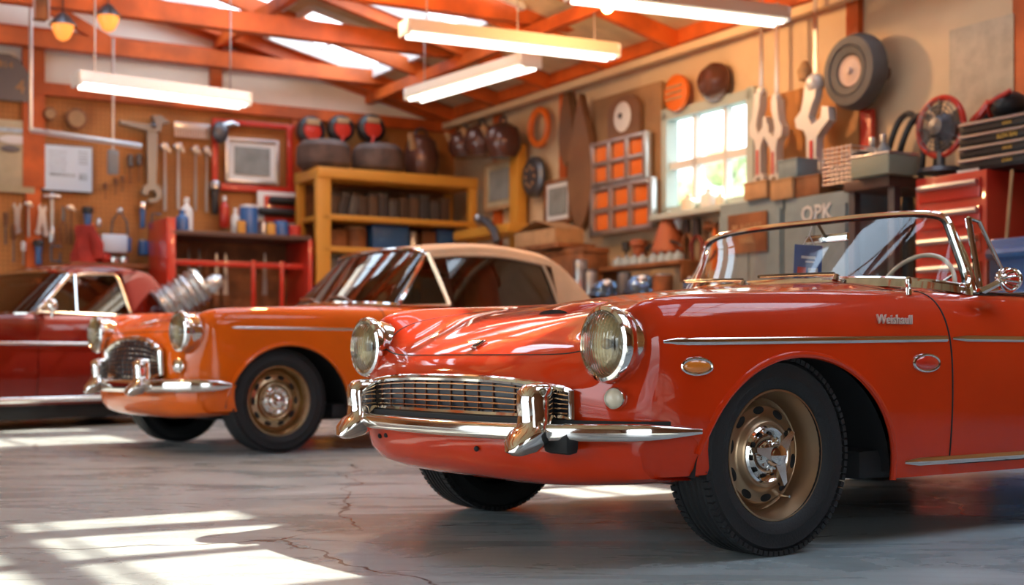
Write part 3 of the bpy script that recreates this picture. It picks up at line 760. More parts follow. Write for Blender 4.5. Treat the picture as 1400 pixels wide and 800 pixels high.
net = [[(x, y*fy, a+(b_-a)*fz) for x, a, b_, y in zip(sx, zc, ze, ye)] for fy, fz in ((0, 0), (.4, .05), (.75, .25), (.94, .65), (1, 1))]+[[(x, .725, .99) for x in sx]]
T3 = Surf(net, 'c')
m = MB().m(dred); patch(m, T3, 0, 4.08, 30, 0, 7, 50); patch(m, T3, 4.08, 5, 14, 2.75, 7, 40); m.mirror(1); rf = m.build('roof', dred, car3, merge=True)
for sg in (-1, 1):
    P = [(.02, .735, 1.0), (.47, .59, 1.355)]+[tuple(T3.pt(4.1, c)) for c in np.linspace(.3, 2.35, 10)]+[tuple(T3.pt(r, 2.35+.4*((r-4.1)/.9)**.5)) for r in np.linspace(4.2, 5, 8)]+[(.02, .735, 1.0)]
    f = MB().m(goldbar).tube([(p[0], sg*(p[1]+.004), p[2]) for p in P], .014, 8); fo = f.build('window_frame', goldbar, rf)
    MB().m(chrome).tube([(.42, sg*.735, 1.0), (.50, sg*.60, 1.35)], .014).build('window_post', chrome, fo)
    g = MB().m(darkglass).add([(.02, sg*.73, 1.0), (.47, sg*.585, 1.35), tuple(Vector(T3.pt(4.1, 2.2))*Vector((1, 1, 1)) if False else (float(T3.pt(4.1, 2.3)[0]), sg*float(T3.pt(4.1, 2.3)[1]), float(T3.pt(4.1, 2.3)[2]))), (1.04, sg*.725, .99)], [(0, 1, 2, 3)]); g.build('side_window', darkglass, fo)
wA = []
for i in range(21):
    t = -1+2*i/20; a = abs(t); p0 = Vector((-.12+.14*a**2.2, .70*math.sin(t*PI/2), .99)); p1 = Vector((.42+.03*a**2, .57*math.sin(t*PI/2), 1.395-.05*a**2.5)); wA.append([tuple(p0.lerp(p1, k/5)) for k in range(6)])
w3 = MB().grid(np.array(wA)).build('windscreen', darkglass, car3)
per = [Vector(r_[0]) for r_ in wA]+[Vector(wA[-1][k]) for k in range(1, 6)]+[Vector(r_[-1]) for r_ in wA[::-1][1:]]+[Vector(wA[0][k]) for k in range(4, 0, -1)]
MB().tube(per, .016, 8, closed=True).build('windscreen_frame', chrome, w3)
for sg in (-1, 1): headlight(car3, (-1.98, sg*.55, .68), .09)
g = MB().m(grillback).box((-2.06, 0, .66), (.03, .8, .18), .01); g.m(chrome).torus((-2.08, 0, .66), .42, .012, 'x', 30, 8, sc=(1, .22)); g.build('grille', grillback, car3)
MB().m(chrome).tube([(-1.8, -.80, .47), (-2.08, -.66, .47), (-2.14, 0, .47), (-2.08, .66, .47), (-1.8, .80, .47)], .045, 10).build('bumper', chrome, car3)
# ================================================================== ROOM
C0 = Vector((-.72, 16.7, 0)); ES = Vector((-.866, -.5, 0)); EQ = Vector((.5, -.866, 0))
def RM(s, q, z=0.): return C0+ES*s+EQ*q+Vector((0, 0, z))
RZB, RZR = R(30), R(-60)                       # headings of things on the back wall / on the right wall
beamw = mat('stained_beam', (.56, .105, .014), .5, noise=.25, nscale=2.5)
peg = mat('pegboard', (.44, .19, .05), .6, noise=.12, nscale=2)
creamw = mat('cream_panel', (.66, .49, .30), .7, noise=.06, nscale=1.5)
whitew = mat('white_panel', (.86, .86, .78), .75, noise=.05, nscale=1.5)
steel = mat('steel', (.45, .45, .46), .3, 1., bump=.1, bscale=40)
dsteel = mat('dark_steel', (.13, .135, .15), .4, .8)
gsteel = mat('grey_enamel', (.22, .25, .27), .45)
redp = mat('red_enamel', (.55, .03, .015), .3, coat=.5)
bluep = mat('blue_plastic', (.03, .12, .33), .35, coat=.3)
whitep = mat('white_plastic', (.72, .72, .70), .4)
yelp = mat('yellow_enamel', (.62, .28, .035), .45)
brownp = mat('brown_wood', (.22, .085, .03), .6, noise=.3, nscale=5)
orangep = mat('orange_plastic', (.75, .16, .015), .4)
cardb = mat('cardboard', (.42, .25, .12), .8, noise=.1)
blackp = mat('black_plastic', (.02, .02, .022), .4)
alu = mat('aluminium', (.62, .63, .64), .3, .9)
def peg_mat():
    m = mat('pegboard_holes', (.36, .145, .036), .6); nt = m.node_tree; b = nt.nodes['Principled BSDF']
    tc = nt.nodes.new('ShaderNodeTexCoord'); mp = nt.nodes.new('ShaderNodeMapping'); mp.inputs['Scale'].default_value = (20, 20, 20)
    fr = nt.nodes.new('ShaderNodeVectorMath'); fr.operation = 'FRACTION'; sb = nt.nodes.new('ShaderNodeVectorMath'); sb.operation = 'SUBTRACT'; sb.inputs[1].default_value = (.5, .5, .5)
    ml = nt.nodes.new('ShaderNodeVectorMath'); ml.operation = 'MULTIPLY'; ml.inputs[1].default_value = (1, 0, 1)
    ln_ = nt.nodes.new('ShaderNodeVectorMath'); ln_.operation = 'LENGTH'; lt = nt.nodes.new('ShaderNodeMath'); lt.operation = 'LESS_THAN'; lt.inputs[1].default_value = .13
    n = nt.nodes.new('ShaderNodeTexNoise'); n.inputs['Scale'].default_value = 1.6; n.inputs['Detail'].default_value = 5
    r = nt.nodes.new('ShaderNodeValToRGB'); r.color_ramp.elements[0].color = (.40, .155, .036, 1); r.color_ramp.elements[1].color = (.56, .24, .062, 1); r.color_ramp.elements[0].position = .35; r.color_ramp.elements[1].position = .65
    mx = nt.nodes.new('ShaderNodeMix'); mx.data_type = 'RGBA'; mx.inputs[7].default_value = (.03, .012, .004, 1)
    L_ = nt.links.new; L_(tc.outputs['Object'], mp.inputs[0]); L_(mp.outputs[0], fr.inputs[0]); L_(fr.outputs[0], sb.inputs[0]); L_(sb.outputs[0], ml.inputs[0]); L_(ml.outputs[0], ln_.inputs[0]); L_(ln_.outputs['Value'], lt.inputs[0])
    L_(tc.outputs['Object'], n.inputs['Vector']); L_(n.outputs['Fac'], r.inputs[0]); L_(lt.outputs[0], mx.inputs[0]); L_(r.outputs[0], mx.inputs[6]); L_(mx.outputs[2], b.inputs['Base Color'])
    return m
pegm = peg_mat()
def floor_mat():
    m = mat('concrete', (.3, .3, .3), .35); nt = m.node_tree; b = nt.nodes['Principled BSDF']; N = nt.nodes.new; L_ = nt.links.new
    tc = N('ShaderNodeTexCoord'); n1 = N('ShaderNodeTexNoise'); n1.inputs['Scale'].default_value = .9; n1.inputs['Detail'].default_value = 8; n1.inputs['Roughness'].default_value = .6; n1.inputs['Distortion'].default_value = .8
    mp = N('ShaderNodeMapping'); mp.inputs['Scale'].default_value = (1, 2.6, 1); mp.inputs['Rotation'].default_value = (0, 0, .3)
    L_(tc.outputs['Object'], mp.inputs[0]); L_(mp.outputs[0], n1.inputs['Vector'])
    r = N('ShaderNodeValToRGB'); r.color_ramp.elements[0].position = .3; r.color_ramp.elements[0].color = (.29, .345, .365, 1); r.color_ramp.elements[1].position = .72; r.color_ramp.elements[1].color = (.47, .53, .54, 1)
    L_(n1.outputs['Fac'], r.inputs[0])
    # cracks: edges of large, strongly warped cells
    nw = N('ShaderNodeTexNoise'); nw.inputs['Scale'].default_value = 2.2; nw.inputs['Detail'].default_value = 5; va_ = N('ShaderNodeVectorMath'); va_.operation = 'MULTIPLY_ADD'; va_.inputs[1].default_value = (.35, .35, 0)
    L_(tc.outputs['Object'], nw.inputs['Vector']); L_(nw.outputs['Color'], va_.inputs[0]); L_(tc.outputs['Object'], va_.inputs[2])
    vo = N('ShaderNodeTexVoronoi'); vo.feature = 'DISTANCE_TO_EDGE'; vo.inputs['Scale'].default_value = .27; L_(va_.outputs[0], vo.inputs['Vector'])
    n2_ = N('ShaderNodeTexNoise'); n2_.inputs['Scale'].default_value = 3.; L_(tc.outputs['Object'], n2_.inputs['Vector'])
    mm_ = N('ShaderNodeMath'); mm_.operation = 'MULTIPLY'; mm_.inputs[1].default_value = .0034; L_(n2_.outputs['Fac'], mm_.inputs[0])
    lt = N('ShaderNodeMath'); lt.operation = 'LESS_THAN'; L_(vo.outputs['Distance'], lt.inputs[0]); L_(mm_.outputs[0], lt.inputs[1])
    mx = N('ShaderNodeMix'); mx.data_type = 'RGBA'; mx.inputs[7].default_value = (.045, .04, .035, 1); L_(lt.outputs[0], mx.inputs[0]); L_(r.outputs[0], mx.inputs[6])
    # scuffs / tyre swirls
    wv = N('ShaderNodeTexWave'); wv.wave_type = 'RINGS'; wv.inputs['Scale'].default_value = 1.1; wv.inputs['Distortion'].default_value = 9; wv.inputs['Detail'].default_value = 4; L_(mp.outputs[0], wv.inputs['Vector'])
    r2 = N('ShaderNodeValToRGB'); r2.color_ramp.elements[0].color = (.92, .92, .92, 1); r2.color_ramp.elements[1].color = (1, 1, 1, 1); r2.color_ramp.elements[1].position = .35; L_(wv.outputs['Fac'], r2.inputs[0])
    mu = N('ShaderNodeMix'); mu.data_type = 'RGBA'; mu.blend_type = 'MULTIPLY'; mu.inputs[0].default_value = 1; L_(mx.outputs[2], mu.inputs[6]); L_(r2.outputs[0], mu.inputs[7])
    L_(mu.outputs[2], b.inputs['Base Color'])
    rr_ = N('ShaderNodeMapRange'); rr_.inputs[1].default_value = .3; rr_.inputs[2].default_value = .7; rr_.inputs[3].default_value = .16; rr_.inputs[4].default_value = .42; L_(n1.outputs['Fac'], rr_.inputs[0]); L_(rr_.outputs[0], b.inputs['Roughness'])
    n3 = N('ShaderNodeTexNoise'); n3.inputs['Scale'].default_value = 26; n3.inputs['Detail'].default_value = 5; L_(tc.outputs['Object'], n3.inputs['Vector']); bp = N('ShaderNodeBump'); bp.inputs['Strength'].default_value = .12; bp.inputs['Distance'].default_value = .01; L_(n3.outputs['Fac'], bp.inputs['Height']); L_(bp.outputs[0], b.inputs['Normal'])
    return m
def struct(name, mb, m, loc=(0, 0, 0), rz=0): o = mb.build(name, m, None, loc, rz); o['kind'] = 'structure'; return o
o = struct('floor', MB().box((0, 0, -.05), (34, 34, .1)), floor_mat(), (0, 10, 0))
# walls in their own frames: local x to the right along the wall, y into the wall, z up
LB, LR = 13.0, 18.0
EZ, SL = 3.62, .24
def zroof(s): return EZ+SL*s if s < 6.5 else EZ+SL*(13-s)
# back wall: pegboard field, white gable, posts and rails
w = MB().m(pegm).box((-LB/2+.1, .06, 1.72), (LB+.2, .10, 3.44)); w.m(whitew)
w.prism([(.2, 3.44), (.2, EZ), (-6.5, zroof(6.5)), (-LB, zroof(LB)), (-LB, 3.44)], .02, .10)
struct('wall_back', w, pegm, tuple(RM(0, 0)), RZB)
t_ = MB().m(beamw)
t_.box((-LB/2, -.02, 3.44), (LB, .12, .13)); t_.box((-LB/2, -.03, 3.98), (LB, .16, .17))
for s_ in (.08, 3.02, 4.98, 5.62, 8.1): t_.box((-s_, -.015, 3.2 if s_ > 4.5 else 3.7), (.13 if s_ != 4.98 else .22, .11, 1.6 if s_ > 4.5 else .5))
for s_ in (4.98, 2.05): t_.box((-s_, -.01, 1.7), (.15, .09, 3.4))
t_.tube([(0, -.03, EZ-.08), (-6.5, -.03, zroof(6.5)-.08)], 1, prof=[(-.06, -.1), (.06, -.1), (.06, .1), (-.06, .1)], up=(0, 0, 1))
struct('trim_1', t_, beamw, tuple(RM(0, 0)), RZB)
# right wall: boards, window hole
F_ = F
def ray(px, py): return Vector(((px-700)/F, 1, (HZ-py)/F))
def onwall(wall, px, py, off=0.):
    d = ray(px, py); rel = Vector((0, 0, 0))-C0
    s0, q0 = rel.dot(ES), rel.dot(EQ); ds, dq = d.dot(ES), d.dot(EQ)
    t = (off-q0)/dq if wall == 'B' else (off-s0)/ds
    return Vector((0, 0, CH))+d*t
def rect(wall, x0, y0, x1, y1, off=0.):
    ym, xm = (y0+y1)/2, (x0+x1)/2
    a, b = onwall(wall, x0, ym, off), onwall(wall, x1, ym, off); c, d = onwall(wall, xm, y1, off), onwall(wall, xm, y0, off)
    w = (b-a).length; loc = (a+b)/2; loc.z = c.z
    return loc, w, d.z-c.z, (RZB if wall == 'B' else RZR)
def wl(wall, p):      # world point -> wall frame x
    return (p-C0).dot(-ES) if wall == 'B' else (p-C0).dot(EQ)
wloc, ww, wh, _ = rect('R', 912, 140, 1037, 287, 0)
wx = wl('R', wloc); wz0, wz1 = wloc.z, wloc.z+wh; x0, x1 = wx-ww/2, wx+ww/2
w = MB().m(creamw)
w.box((x0/2, .06, 1.85), (x0, .10, 3.7)); w.box(((x1+8.75)/2, .06, 1.85), (8.75-x1, .10, 3.7)); w.m(peg).box(((8.75+LR)/2, .06, 1.85), (LR-8.75, .10, 3.7)); w.m(creamw); w.box((wx, .06, wz0/2), (ww, .10, wz0)); w.box((wx, .06, (wz1+3.7)/2), (ww, .10, 3.7-wz1))  # unseen far stretch coloured brown to darken reflections in the car side
struct('wall_right', w, creamw, tuple(RM(0, 0)), RZR)
t_ = MB().m(beamw)
t_.box((LR/2, -.04, 3.62), (LR, .2, .2)); t_.m(creamw).box((LR/2, -.16, 3.44), (LR, .08, .07)); t_.m(beamw)
for q_ in (1.15, 2.6, 6.9, 8.6, 10.2, 12.5, 15): t_.box((q_, -.01, 1.8), (.13 if q_ != 8.6 else .3, .08, 3.5))
struct('trim_2', t_, beamw, tuple(RM(0, 0)), RZR)
# window: pale green frame, six panes over a lower sash
gf = mat('pale_green_frame', (.42, .50, .48), .5)
m = MB().m(gf)
for xx in (x0+.04, x1-.04): m.box((xx, .0, (wz0+wz1)/2), (.09, .14, wh+.06))
for zz in (wz0+.03, wz1-.03): m.box((wx, .0, zz), (ww+.04, .14, .09))
m.m(whitep)
for k in (1, 2): m.box((x0+ww*k/3, .02, (wz0+wz1)/2), (.045, .07, wh-.1))
m.box((wx, .02, wz0+wh*.48), (ww-.1, .07, .07))
wf = struct('window_1', m, gf, tuple(RM(0, 0)), RZR)
g = MB().box((wx, .05, (wz0+wz1)/2), (ww-.1, .008, wh-.1)).build('pane', clearglass, wf)
# foliage outside the window
fol = MB().m(mat('hedge_green', (.42, .50, .26), .8, noise=.4, nscale=6))
random.seed(3)
for k in range(85): fol.ball((wx+random.uniform(-5, 1.2), random.uniform(3.0, 4.4), random.uniform(.5, 3.25)), random.uniform(.2, .36), 10, 7, (1, .8, random.uniform(.7, 1.2)))
hh = fol.build('hedge', None, None, tuple(RM(0, 0)), RZR); tag(hh, 'sunlit green bushes outside, seen through the right wall window', 'hedge', kind='stuff')
# roof: boarded slope with skylight openings, rafters, purlins, tie beams
ceilm = mat('ceiling_board', (.64, .49, .28), .7, noise=.15, nscale=3)
SKY = [(1.25, .35, 2.55, 1.75), (2.75, .35, 4.2, 1.75), (1.3, 2.5, 2.7, 3.9), (2.9, 2.5, 4.3, 3.9), (3.2, 4.8, 4.6, 6.2), (2.0, 8.0, 3.3, 9.9), (3.9, 7.6, 5.2, 9.6), (.35, 7.4, .95, 9.2), (1.2, 11.6, 2.6, 14.4), (3.0, 11.6, 4.6, 14.4),  (5.0, .35, 6.2, 1.75), (5.0, 2.5, 6.2, 3.9)]
ss = sorted({0, 6.5}|{a for k in SKY for a in (k[0], k[2])}); qs = sorted({-.2, 18.}|{a for k in SKY for a in (k[1], k[3])})
rf_ = MB().m(ceilm)
def rp(s_, q_, dz=0): p = RM(s_, q_, zroof(s_)+dz); return tuple(p)
for i in range(len(ss)-1):
    for j in range(len(qs)-1):
        sm, qm = (ss[i]+ss[i+1])/2, (qs[j]+qs[j+1])/2
        if any(k[0] < sm < k[2] and k[1] < qm < k[3] for k in SKY): continue
        c = [(ss[i], qs[j]), (ss[i+1], qs[j]), (ss[i+1], qs[j+1]), (ss[i], qs[j+1])]
        rf_.add([rp(a, b) for a, b in c]+[rp(a, b, .08) for a, b in c], [(0, 3, 2, 1), (4, 5, 6, 7), (0, 1, 5, 4), (1, 2, 6, 5), (2, 3, 7, 6), (3, 0, 4, 7)])
c = [(6.5, -.2), (13, -.2), (13, 18), (6.5, 18)]; rf_.add([rp(a, b) for a, b in c]+[rp(a, b, .08) for a, b in c], [(0, 3, 2, 1), (4, 5, 6, 7), (0, 1, 5, 4), (1, 2, 6, 5), (2, 3, 7, 6), (3, 0, 4, 7)])
struct('ceiling', rf_, ceilm)
raf = MB().m(beamw)
q_ = .22
while q_ < 17.9:
    raf.tube([rp(.0, q_, -.09), rp(6.5, q_, -.09)], 1, prof=[(-.035, -.08), (.035, -.08), (.035, .08), (-.035, .08)], up=(0, 0, 1)); q_ += 1.12
for s_ in (1.15, 3.0, 4.75, 6.4): raf.tube([rp(s_, 0, -.2), rp(s_, 18, -.2)], 1, prof=[(-.04, -.06), (.04, -.06), (.04, .06), (-.04, .06)], up=(0, 0, 1))
struct('trim_3', raf, beamw)
tie = MB().m(beamw)
for q_, h_ in ((.35, .16), (2.1, .19), (3.75, .2), (5.9, .2), (8.6, .22), (11.3, .22), (14.4, .22)):
    s_in = max(.1, (3.9-EZ)/SL-.25)
    tie.tube([tuple(RM(.3, q_, 3.88)), tuple(RM(12.7, q_, 3.88))], 1, prof=[(-.07, -h_/2), (.07, -h_/2), (.07, h_/2), (-.07, h_/2)], up=(0, 0, 1))
    for sg in (-1, 1): tie.tube([tuple(RM(6.5+sg*2.2, q_, 3.95)), tuple(RM(6.5, q_, 5.0))], 1, prof=[(-.04, -.06), (.04, -.06), (.04, .06), (-.04, .06)], up=(0, 0, 1))
struct('trim_4', tie, beamw)
# skylight kerbs and panes
skg = glass_mat('skylight_glass', (.93, .96, 1.0), extra=.02)
for k, (a, b_, c_, d_) in enumerate(SKY):
    f = MB().m(whitep)
    for (p, q) in (((a, b_), (c_, b_)), ((c_, b_), (c_, d_)), ((c_, d_), (a, d_)), ((a, d_), (a, b_))):
        f.tube([rp(p[0], p[1], .02), rp(q[0], q[1], .02)], 1, prof=[(-.03, -.07), (.03, -.07), (.03, .07), (-.03, .07)], up=(0, 0, 1))
    f.tube([rp((a+c_)/2, b_, .06), rp((a+c_)/2, d_, .06)], .018, 6)
    o = struct('window_%d' % (k+2), f, whitep)
    MB().add([rp(a, b_, .09), rp(c_, b_, .09), rp(c_, d_, .09), rp(a, d_, .09)], [(0, 1, 2, 3)]).build('pane', skg, o)

# the two walls behind the viewpoint, each with its wide open door
w = MB().m(brownp)
w.tube([tuple(RM(13, 0, 1.8)), tuple(RM(13, 2.5, 1.8))], 1, prof=[(-.05, -1.8), (.05, -1.8), (.05, 1.9), (-.05, 1.9)], up=(0, 0, 1))
w.tube([tuple(RM(13, 2.5, 3.4)), tuple(RM(13, 11.5, 3.4))], 1, prof=[(-.05, -.3), (.05, -.3), (.05, .3), (-.05, .3)], up=(0, 0, 1))
w.tube([tuple(RM(13, 11.5, 1.8)), tuple(RM(13, 18, 1.8))], 1, prof=[(-.05, -1.8), (.05, -1.8), (.05, 1.9), (-.05, 1.9)], up=(0, 0, 1))
struct('wall_left', w, brownp)
w = MB().m(brownp)
w.tube([tuple(RM(0, 18, 1.9)), tuple(RM(7.5, 18, 1.9))], 1, prof=[(-.05, -1.9), (.05, -1.9), (.05, 3.2), (-.05, 3.2)], up=(0, 0, 1))
w.tube([tuple(RM(7.5, 18, 4.1)), tuple(RM(11.5, 18, 4.1))], 1, prof=[(-.05, -1.0), (.05, -1.0), (.05, .9), (-.05, .9)], up=(0, 0, 1))
w.tube([tuple(RM(11.5, 18, 1.9)), tuple(RM(13, 18, 1.9))], 1, prof=[(-.05, -1.9), (.05, -1.9), (.05, 2.0), (-.05, 2.0)], up=(0, 0, 1))
struct('wall_front', w, brownp)
# ================================================================== THINGS ON THE BACK WALL AND RIGHT WALL
def cap(m, x, z, r, y=0): return m
def shaft(m, x, z0, z1, r, y=0, r1=None): m.cyl((x, y, z0), (x, y, z1), r, r1, 10)
def T_hammer(o, w, h, hm, sm):
    m = MB().m(hm); m.tube([(0, 0, 0), (0, 0, h*.3), (0, 0, h*.62), (0, 0, h*.95)], [w*.14, w*.16, w*.10, w*.09], 10); m.build('handle', hm, o)
    m = MB().m(sm); m.box((0, 0, h*.93), (w*.5, w*.36, h*.11), w*.05); m.lathe([(w*.13, -w*.5), (w*.2, -w*.46), (w*.2, -w*.34), (w*.12, -w*.2)], 'x', 14, c=(0, 0, h*.93)); m.prism([(w*.2, h*.88), (w*.5, h*.84), (w*.5, h*.88), (w*.2, h*.98)], -w*.1, w*.1); m.build('head', sm, o)
def T_spanner(o, w, h, hm, sm):
    out = []
    def jaw(cx, cz, r, sg):
        P = []
        for k in range(13):
            a = R(-30)+k*R(240)/12; P.append((cx+r*math.cos(a), cz+sg*r*math.sin(a)))
        return P
    r = w*.5
    top = [(r*math.cos(a), h-r*1.0+r*math.sin(a)) for a in np.linspace(R(-50), R(62), 8)]+[(.16*w, h-r*.9), (.0, h-r*1.25), (-.16*w, h-r*.9)]+[(r*math.cos(a), h-r*1.0+r*math.sin(a)) for a in np.linspace(R(118), R(230), 8)]
    bot = [(r*.8*math.cos(a), r*.8+r*.8*math.sin(a)) for a in np.linspace(R(130), R(410), 16)]
    MB().m(sm).prism(top+bot, -w*.12, w*.12).build('shank', sm, o)
    MB().m(sm).torus((0, 0, r*.8), r*.5, w*.08, 'y', 18, 6).build('ring_end', sm, o)
def T_driver(o, w, h, hm, sm):
    m = MB().m(hm).lathe([(w*.3, h*.58), (w*.42, h*.62), (w*.36, h*.7), (w*.44, h*.85), (w*.4, h*.96), (w*.2, h)], 'z', 14); m.build('handle', hm, o)
    m = MB().m(sm); shaft(m, 0, h*.06, h*.6, w*.12); m.box((0, 0, h*.04), (w*.3, w*.08, h*.09)); m.build('blade', sm, o)
def T_socket(o, w, h, hm, sm):
    m = MB().m(sm); m.box((0, 0, h*.95), (w, w*.28, h*.07), w*.08); m.ball((0, 0, h*.95), w*.22, 12, 8); shaft(m, 0, h*.3, h*.93, w*.11); m.build('bar', sm, o)
    m = MB().m(hm); m.lathe([(w*.13, 0), (w*.18, h*.03), (w*.15, h*.3), (w*.11, h*.33)], 'z', 12); m.build('grip', hm, o)
def T_pliers(o, w, h, hm, sm):
    for sg in (-1, 1): MB().m(hm).tube([(sg*w*.06, 0, h*.62), (sg*w*.42, 0, h*.4), (sg*w*.34, 0, 0)], [w*.1, w*.12, w*.1], 8).build('handle', hm, o)
    MB().m(sm).prism([(-w*.25, h*.6), (w*.25, h*.6), (w*.16, h), (0, h*.98), (-w*.16, h)], -w*.12, w*.12).build('jaws', sm, o)
def T_brush(o, w, h, hm, sm):
    MB().m(sm).lathe([(w*.3, h*.74), (w*.5, h*.78), (w*.5, h*.94), (w*.4, h)], 'z', 16).build('cap', sm, o)
    MB().m(hm).lathe([(w*.2, 0), (w*.3, h*.06), (w*.28, h*.4), (w*.36, h*.7), (w*.3, h*.76)], 'z', 16).build('body', hm, o)
def T_bottle(o, w, h, hm, sm):
    MB().m(hm).lathe([(w*.42, 0), (w*.48, h*.03), (w*.48, h*.6), (w*.4, h*.7), (w*.18, h*.8), (w*.16, h*.86)], 'z', 20).build('bottle', hm, o)
    MB().m(sm).lathe([(w*.2, h*.84), (w*.2, h*.97), (w*.17, h)], 'z', 16).build('cap', sm, o)
def T_can(o, w, h, hm, sm):
    MB().m(hm).lathe([(w*.45, 0), (w*.5, h*.03), (w*.5, h*.88), (w*.47, h*.92)], 'z', 22).build('body', hm, o)
    MB().m(sm).lathe([(w*.48, h*.9), (w*.48, h*.98), (w*.3, h)], 'z', 22).build('lid', sm, o)
def T_box(o, w, h, hm, sm):
    MB().m(hm).box((0, 0, h*.45), (w, min(w, .3), h*.9), min(w, h)*.05).build('body', hm, o)
    MB().m(sm).box((0, 0, h*.94), (w*1.03, min(w, .3)*1.03, h*.12), min(w, h)*.03).build('lid', sm, o)
def T_framed(o, w, h, hm, sm, art=None):
    t = min(w, h)*.075; m = MB().m(hm)
    for sg in (-1, 1): m.box((sg*(w/2-t/2), 0, h/2), (t, .04, h), .006); m.box((0, 0, h/2+sg*(h/2-t/2)), (w-t*1.9, .04, t), .006)
    m.build('frame', hm, o); MB().m(sm).box((0, .008, h/2), (w-t, .012, h-t)).build('mount', sm, o)
    MB().m(art).box((0, -.004, h/2), (w*.66, .012, h*.62)).build('print', art, o)
def T_clamp(o, w, h, hm, sm):
    m = MB().m(sm).tube([(w*.35, 0, h*.12), (-w*.35, 0, h*.12), (-w*.35, 0, h*.9), (w*.35, 0, h*.9)], w*.09, 8); m.build('frame', sm, o)
    m = MB().m(hm); shaft(m, w*.3, h*.0, h*.55, w*.07); m.cyl((w*.1, 0, h*.02), (w*.5, 0, h*.02), w*.04); m.build('screw', hm, o)
def T_saw(o, w, h, hm, sm):
    MB().m(sm).prism([(-w*.35, h*.2), (w*.3, h*.2), (w*.12, h), (-w*.1, h)], -.004, .004).build('blade', sm, o)
    MB().m(hm).box((0, 0, h*.1), (w*.8, .03, h*.22), w*.2).build('handle', hm, o)
KM = dict(hammer=T_hammer, spanner=T_spanner, driver=T_driver, socket=T_socket, pliers=T_pliers, brush=T_brush, bottle=T_bottle, can=T_can, box=T_box, clamp=T_clamp, saw=T_saw)
def put(wall, bb, off, name, label, cat, maker, hm, sm, group=None, tilt=0, **kw):
    loc, w, h, rz = rect(wall, *bb, off)
    o = thing(name, label, cat, tuple(loc), rz, group)
    if tilt: o.rotation_euler = (0, tilt, rz)
    maker(o, w, h, hm, sm, **kw); return o
# ---- pegboard tools, left of the back wall (name, pixel box, maker, handle, metal, label)
tools = [
 ('chisel', (3, 290, 12, 334), 'driver', brownp, dsteel, 'slim dark chisel, first tool from the left edge in the pegboard row'),
 ('spanner', (17, 276, 30, 320), 'spanner', steel, steel, 'bright ring spanner at the left end of the upper pegboard row'),
 ('long_screwdriver', (14, 306, 23, 358), 'driver', brownp, dsteel, 'long dark screwdriver hanging below the leftmost bright spanner'),
 ('hammer', (33, 275, 45, 324), 'hammer', steel, alu, 'upright silver hammer, second bright tool in the upper pegboard row'),
 ('spanner', (46, 278, 57, 321), 'spanner', alu, alu, 'spanner leaning left, of the crossed pair under the pale certificate', ),
 ('spanner', (58, 281, 69, 324), 'spanner', alu, alu, 'spanner leaning right, of the crossed pair under the pale certificate'),
 ('socket_bar', (59, 265, 83, 333), 'socket', alu, alu, 'tall T-shaped socket bar, longest tool in the upper pegboard row'),
 ('pliers', (81, 282, 92, 332), 'pliers', brownp, dsteel, 'brown-handled pliers just right of the T-shaped bar'),
 ('hammer', (91, 280, 103, 334), 'hammer', brownp, alu, 'silver-headed hammer left of the orange post, beside the pliers'),
 ('short_driver', (28, 330, 36, 362), 'driver', whitep, steel, 'short pale screwdriver low on the pegboard above the red coupe'),
 ('bottle_brush', (45, 328, 60, 362), 'brush', bluep, blackp, 'blue-bodied brush with black cap just above the red coupe roof'),
 ('clamp', (67, 334, 86, 360), 'clamp', dsteel, dsteel, 'small dark clamp low on the pegboard above the red coupe'),
 ('bottle_brush', (112, 283, 128, 318), 'brush', bluep, blackp, 'brush with wide black cap hanging on the orange post'),
 ('bottle_brush', (189, 277, 201, 312), 'brush', bluep, chrome, 'blue tool with a shiny chrome cap above the small blue can'),
 ('clamp', (205, 290, 223, 316), 'clamp', dsteel, dsteel, 'dark grey clamp hanging left of the long bright hammers'),
 ('file', (173, 211, 183, 252), 'driver', dsteel, brownp, 'left of two short dark files beside the giant wrench'),
 ('file', (185, 210, 195, 248), 'driver', dsteel, brownp, 'right of two short dark files beside the giant wrench'),
 ('shadow_chisel', (140, 250, 148, 272), 'driver', brownp, brownp, 'lowest of three faint shadows in brown tool shapes under the grey pull cord'),  # three faint shadows on the board, built as brown tool shapes
 ('shadow_chisel', (154, 243, 162, 266), 'driver', brownp, brownp, 'middle one of three faint shadows in brown tool shapes under the grey pull cord'),
 ('shadow_chisel', (164, 240, 171, 262), 'driver', brownp, brownp, 'highest of three faint shadows in brown tool shapes, closest to the giant wrench'),
 ('long_hammer', (218, 194, 233, 288), 'hammer', alu, steel, 'first long bright hammer right of the giant wrench'),
 ('long_hammer', (236, 194, 252, 286), 'hammer', alu, steel, 'second long bright hammer, hanging behind the white jug'),
 ('long_hammer', (261, 198, 274, 288), 'hammer', steel, steel, 'third long bright hammer, right of the white jug'),
 ('long_hammer', (276, 199, 289, 290), 'hammer', steel, steel, 'fourth and rightmost long bright hammer on the pegboard'),
 ('flashlight', (286, 248, 302, 293), 'brush', blackp, steel, 'black flashlight with a steel cap under the framed photograph'),
 ('spray_can', (300, 268, 314, 312), 'bottle', redp, whitep, 'red spray can with white cap, left of the blue bottles on the rack'),
 ('metal_tube', (208, 334, 220, 376), 'can', alu, steel, 'pale metal tube leaning by the red rack side panel'),
 ('blue_can', (189, 328, 203, 349), 'can', bluep, steel, 'small blue can on the pegboard beside the pale blue box'),
]
for t in tools:
    name, bb, kind, hm, sm, lab = t
    o = put('B', bb, -.0 if False else .09, name, lab, name.split('_')[-1], KM[kind], hm, sm, group='tools on the back pegboard', tilt=(.16 if 'leaning left' in lab else -.14 if 'leaning right' in lab else 0))
ink = mat('print_grey', (.24, .25, .23), .7, noise=.35, nscale=5, nmix=(.2, .8)); inkp = mat('faint_print', (.42, .52, .58), .7, noise=.2, nscale=30)
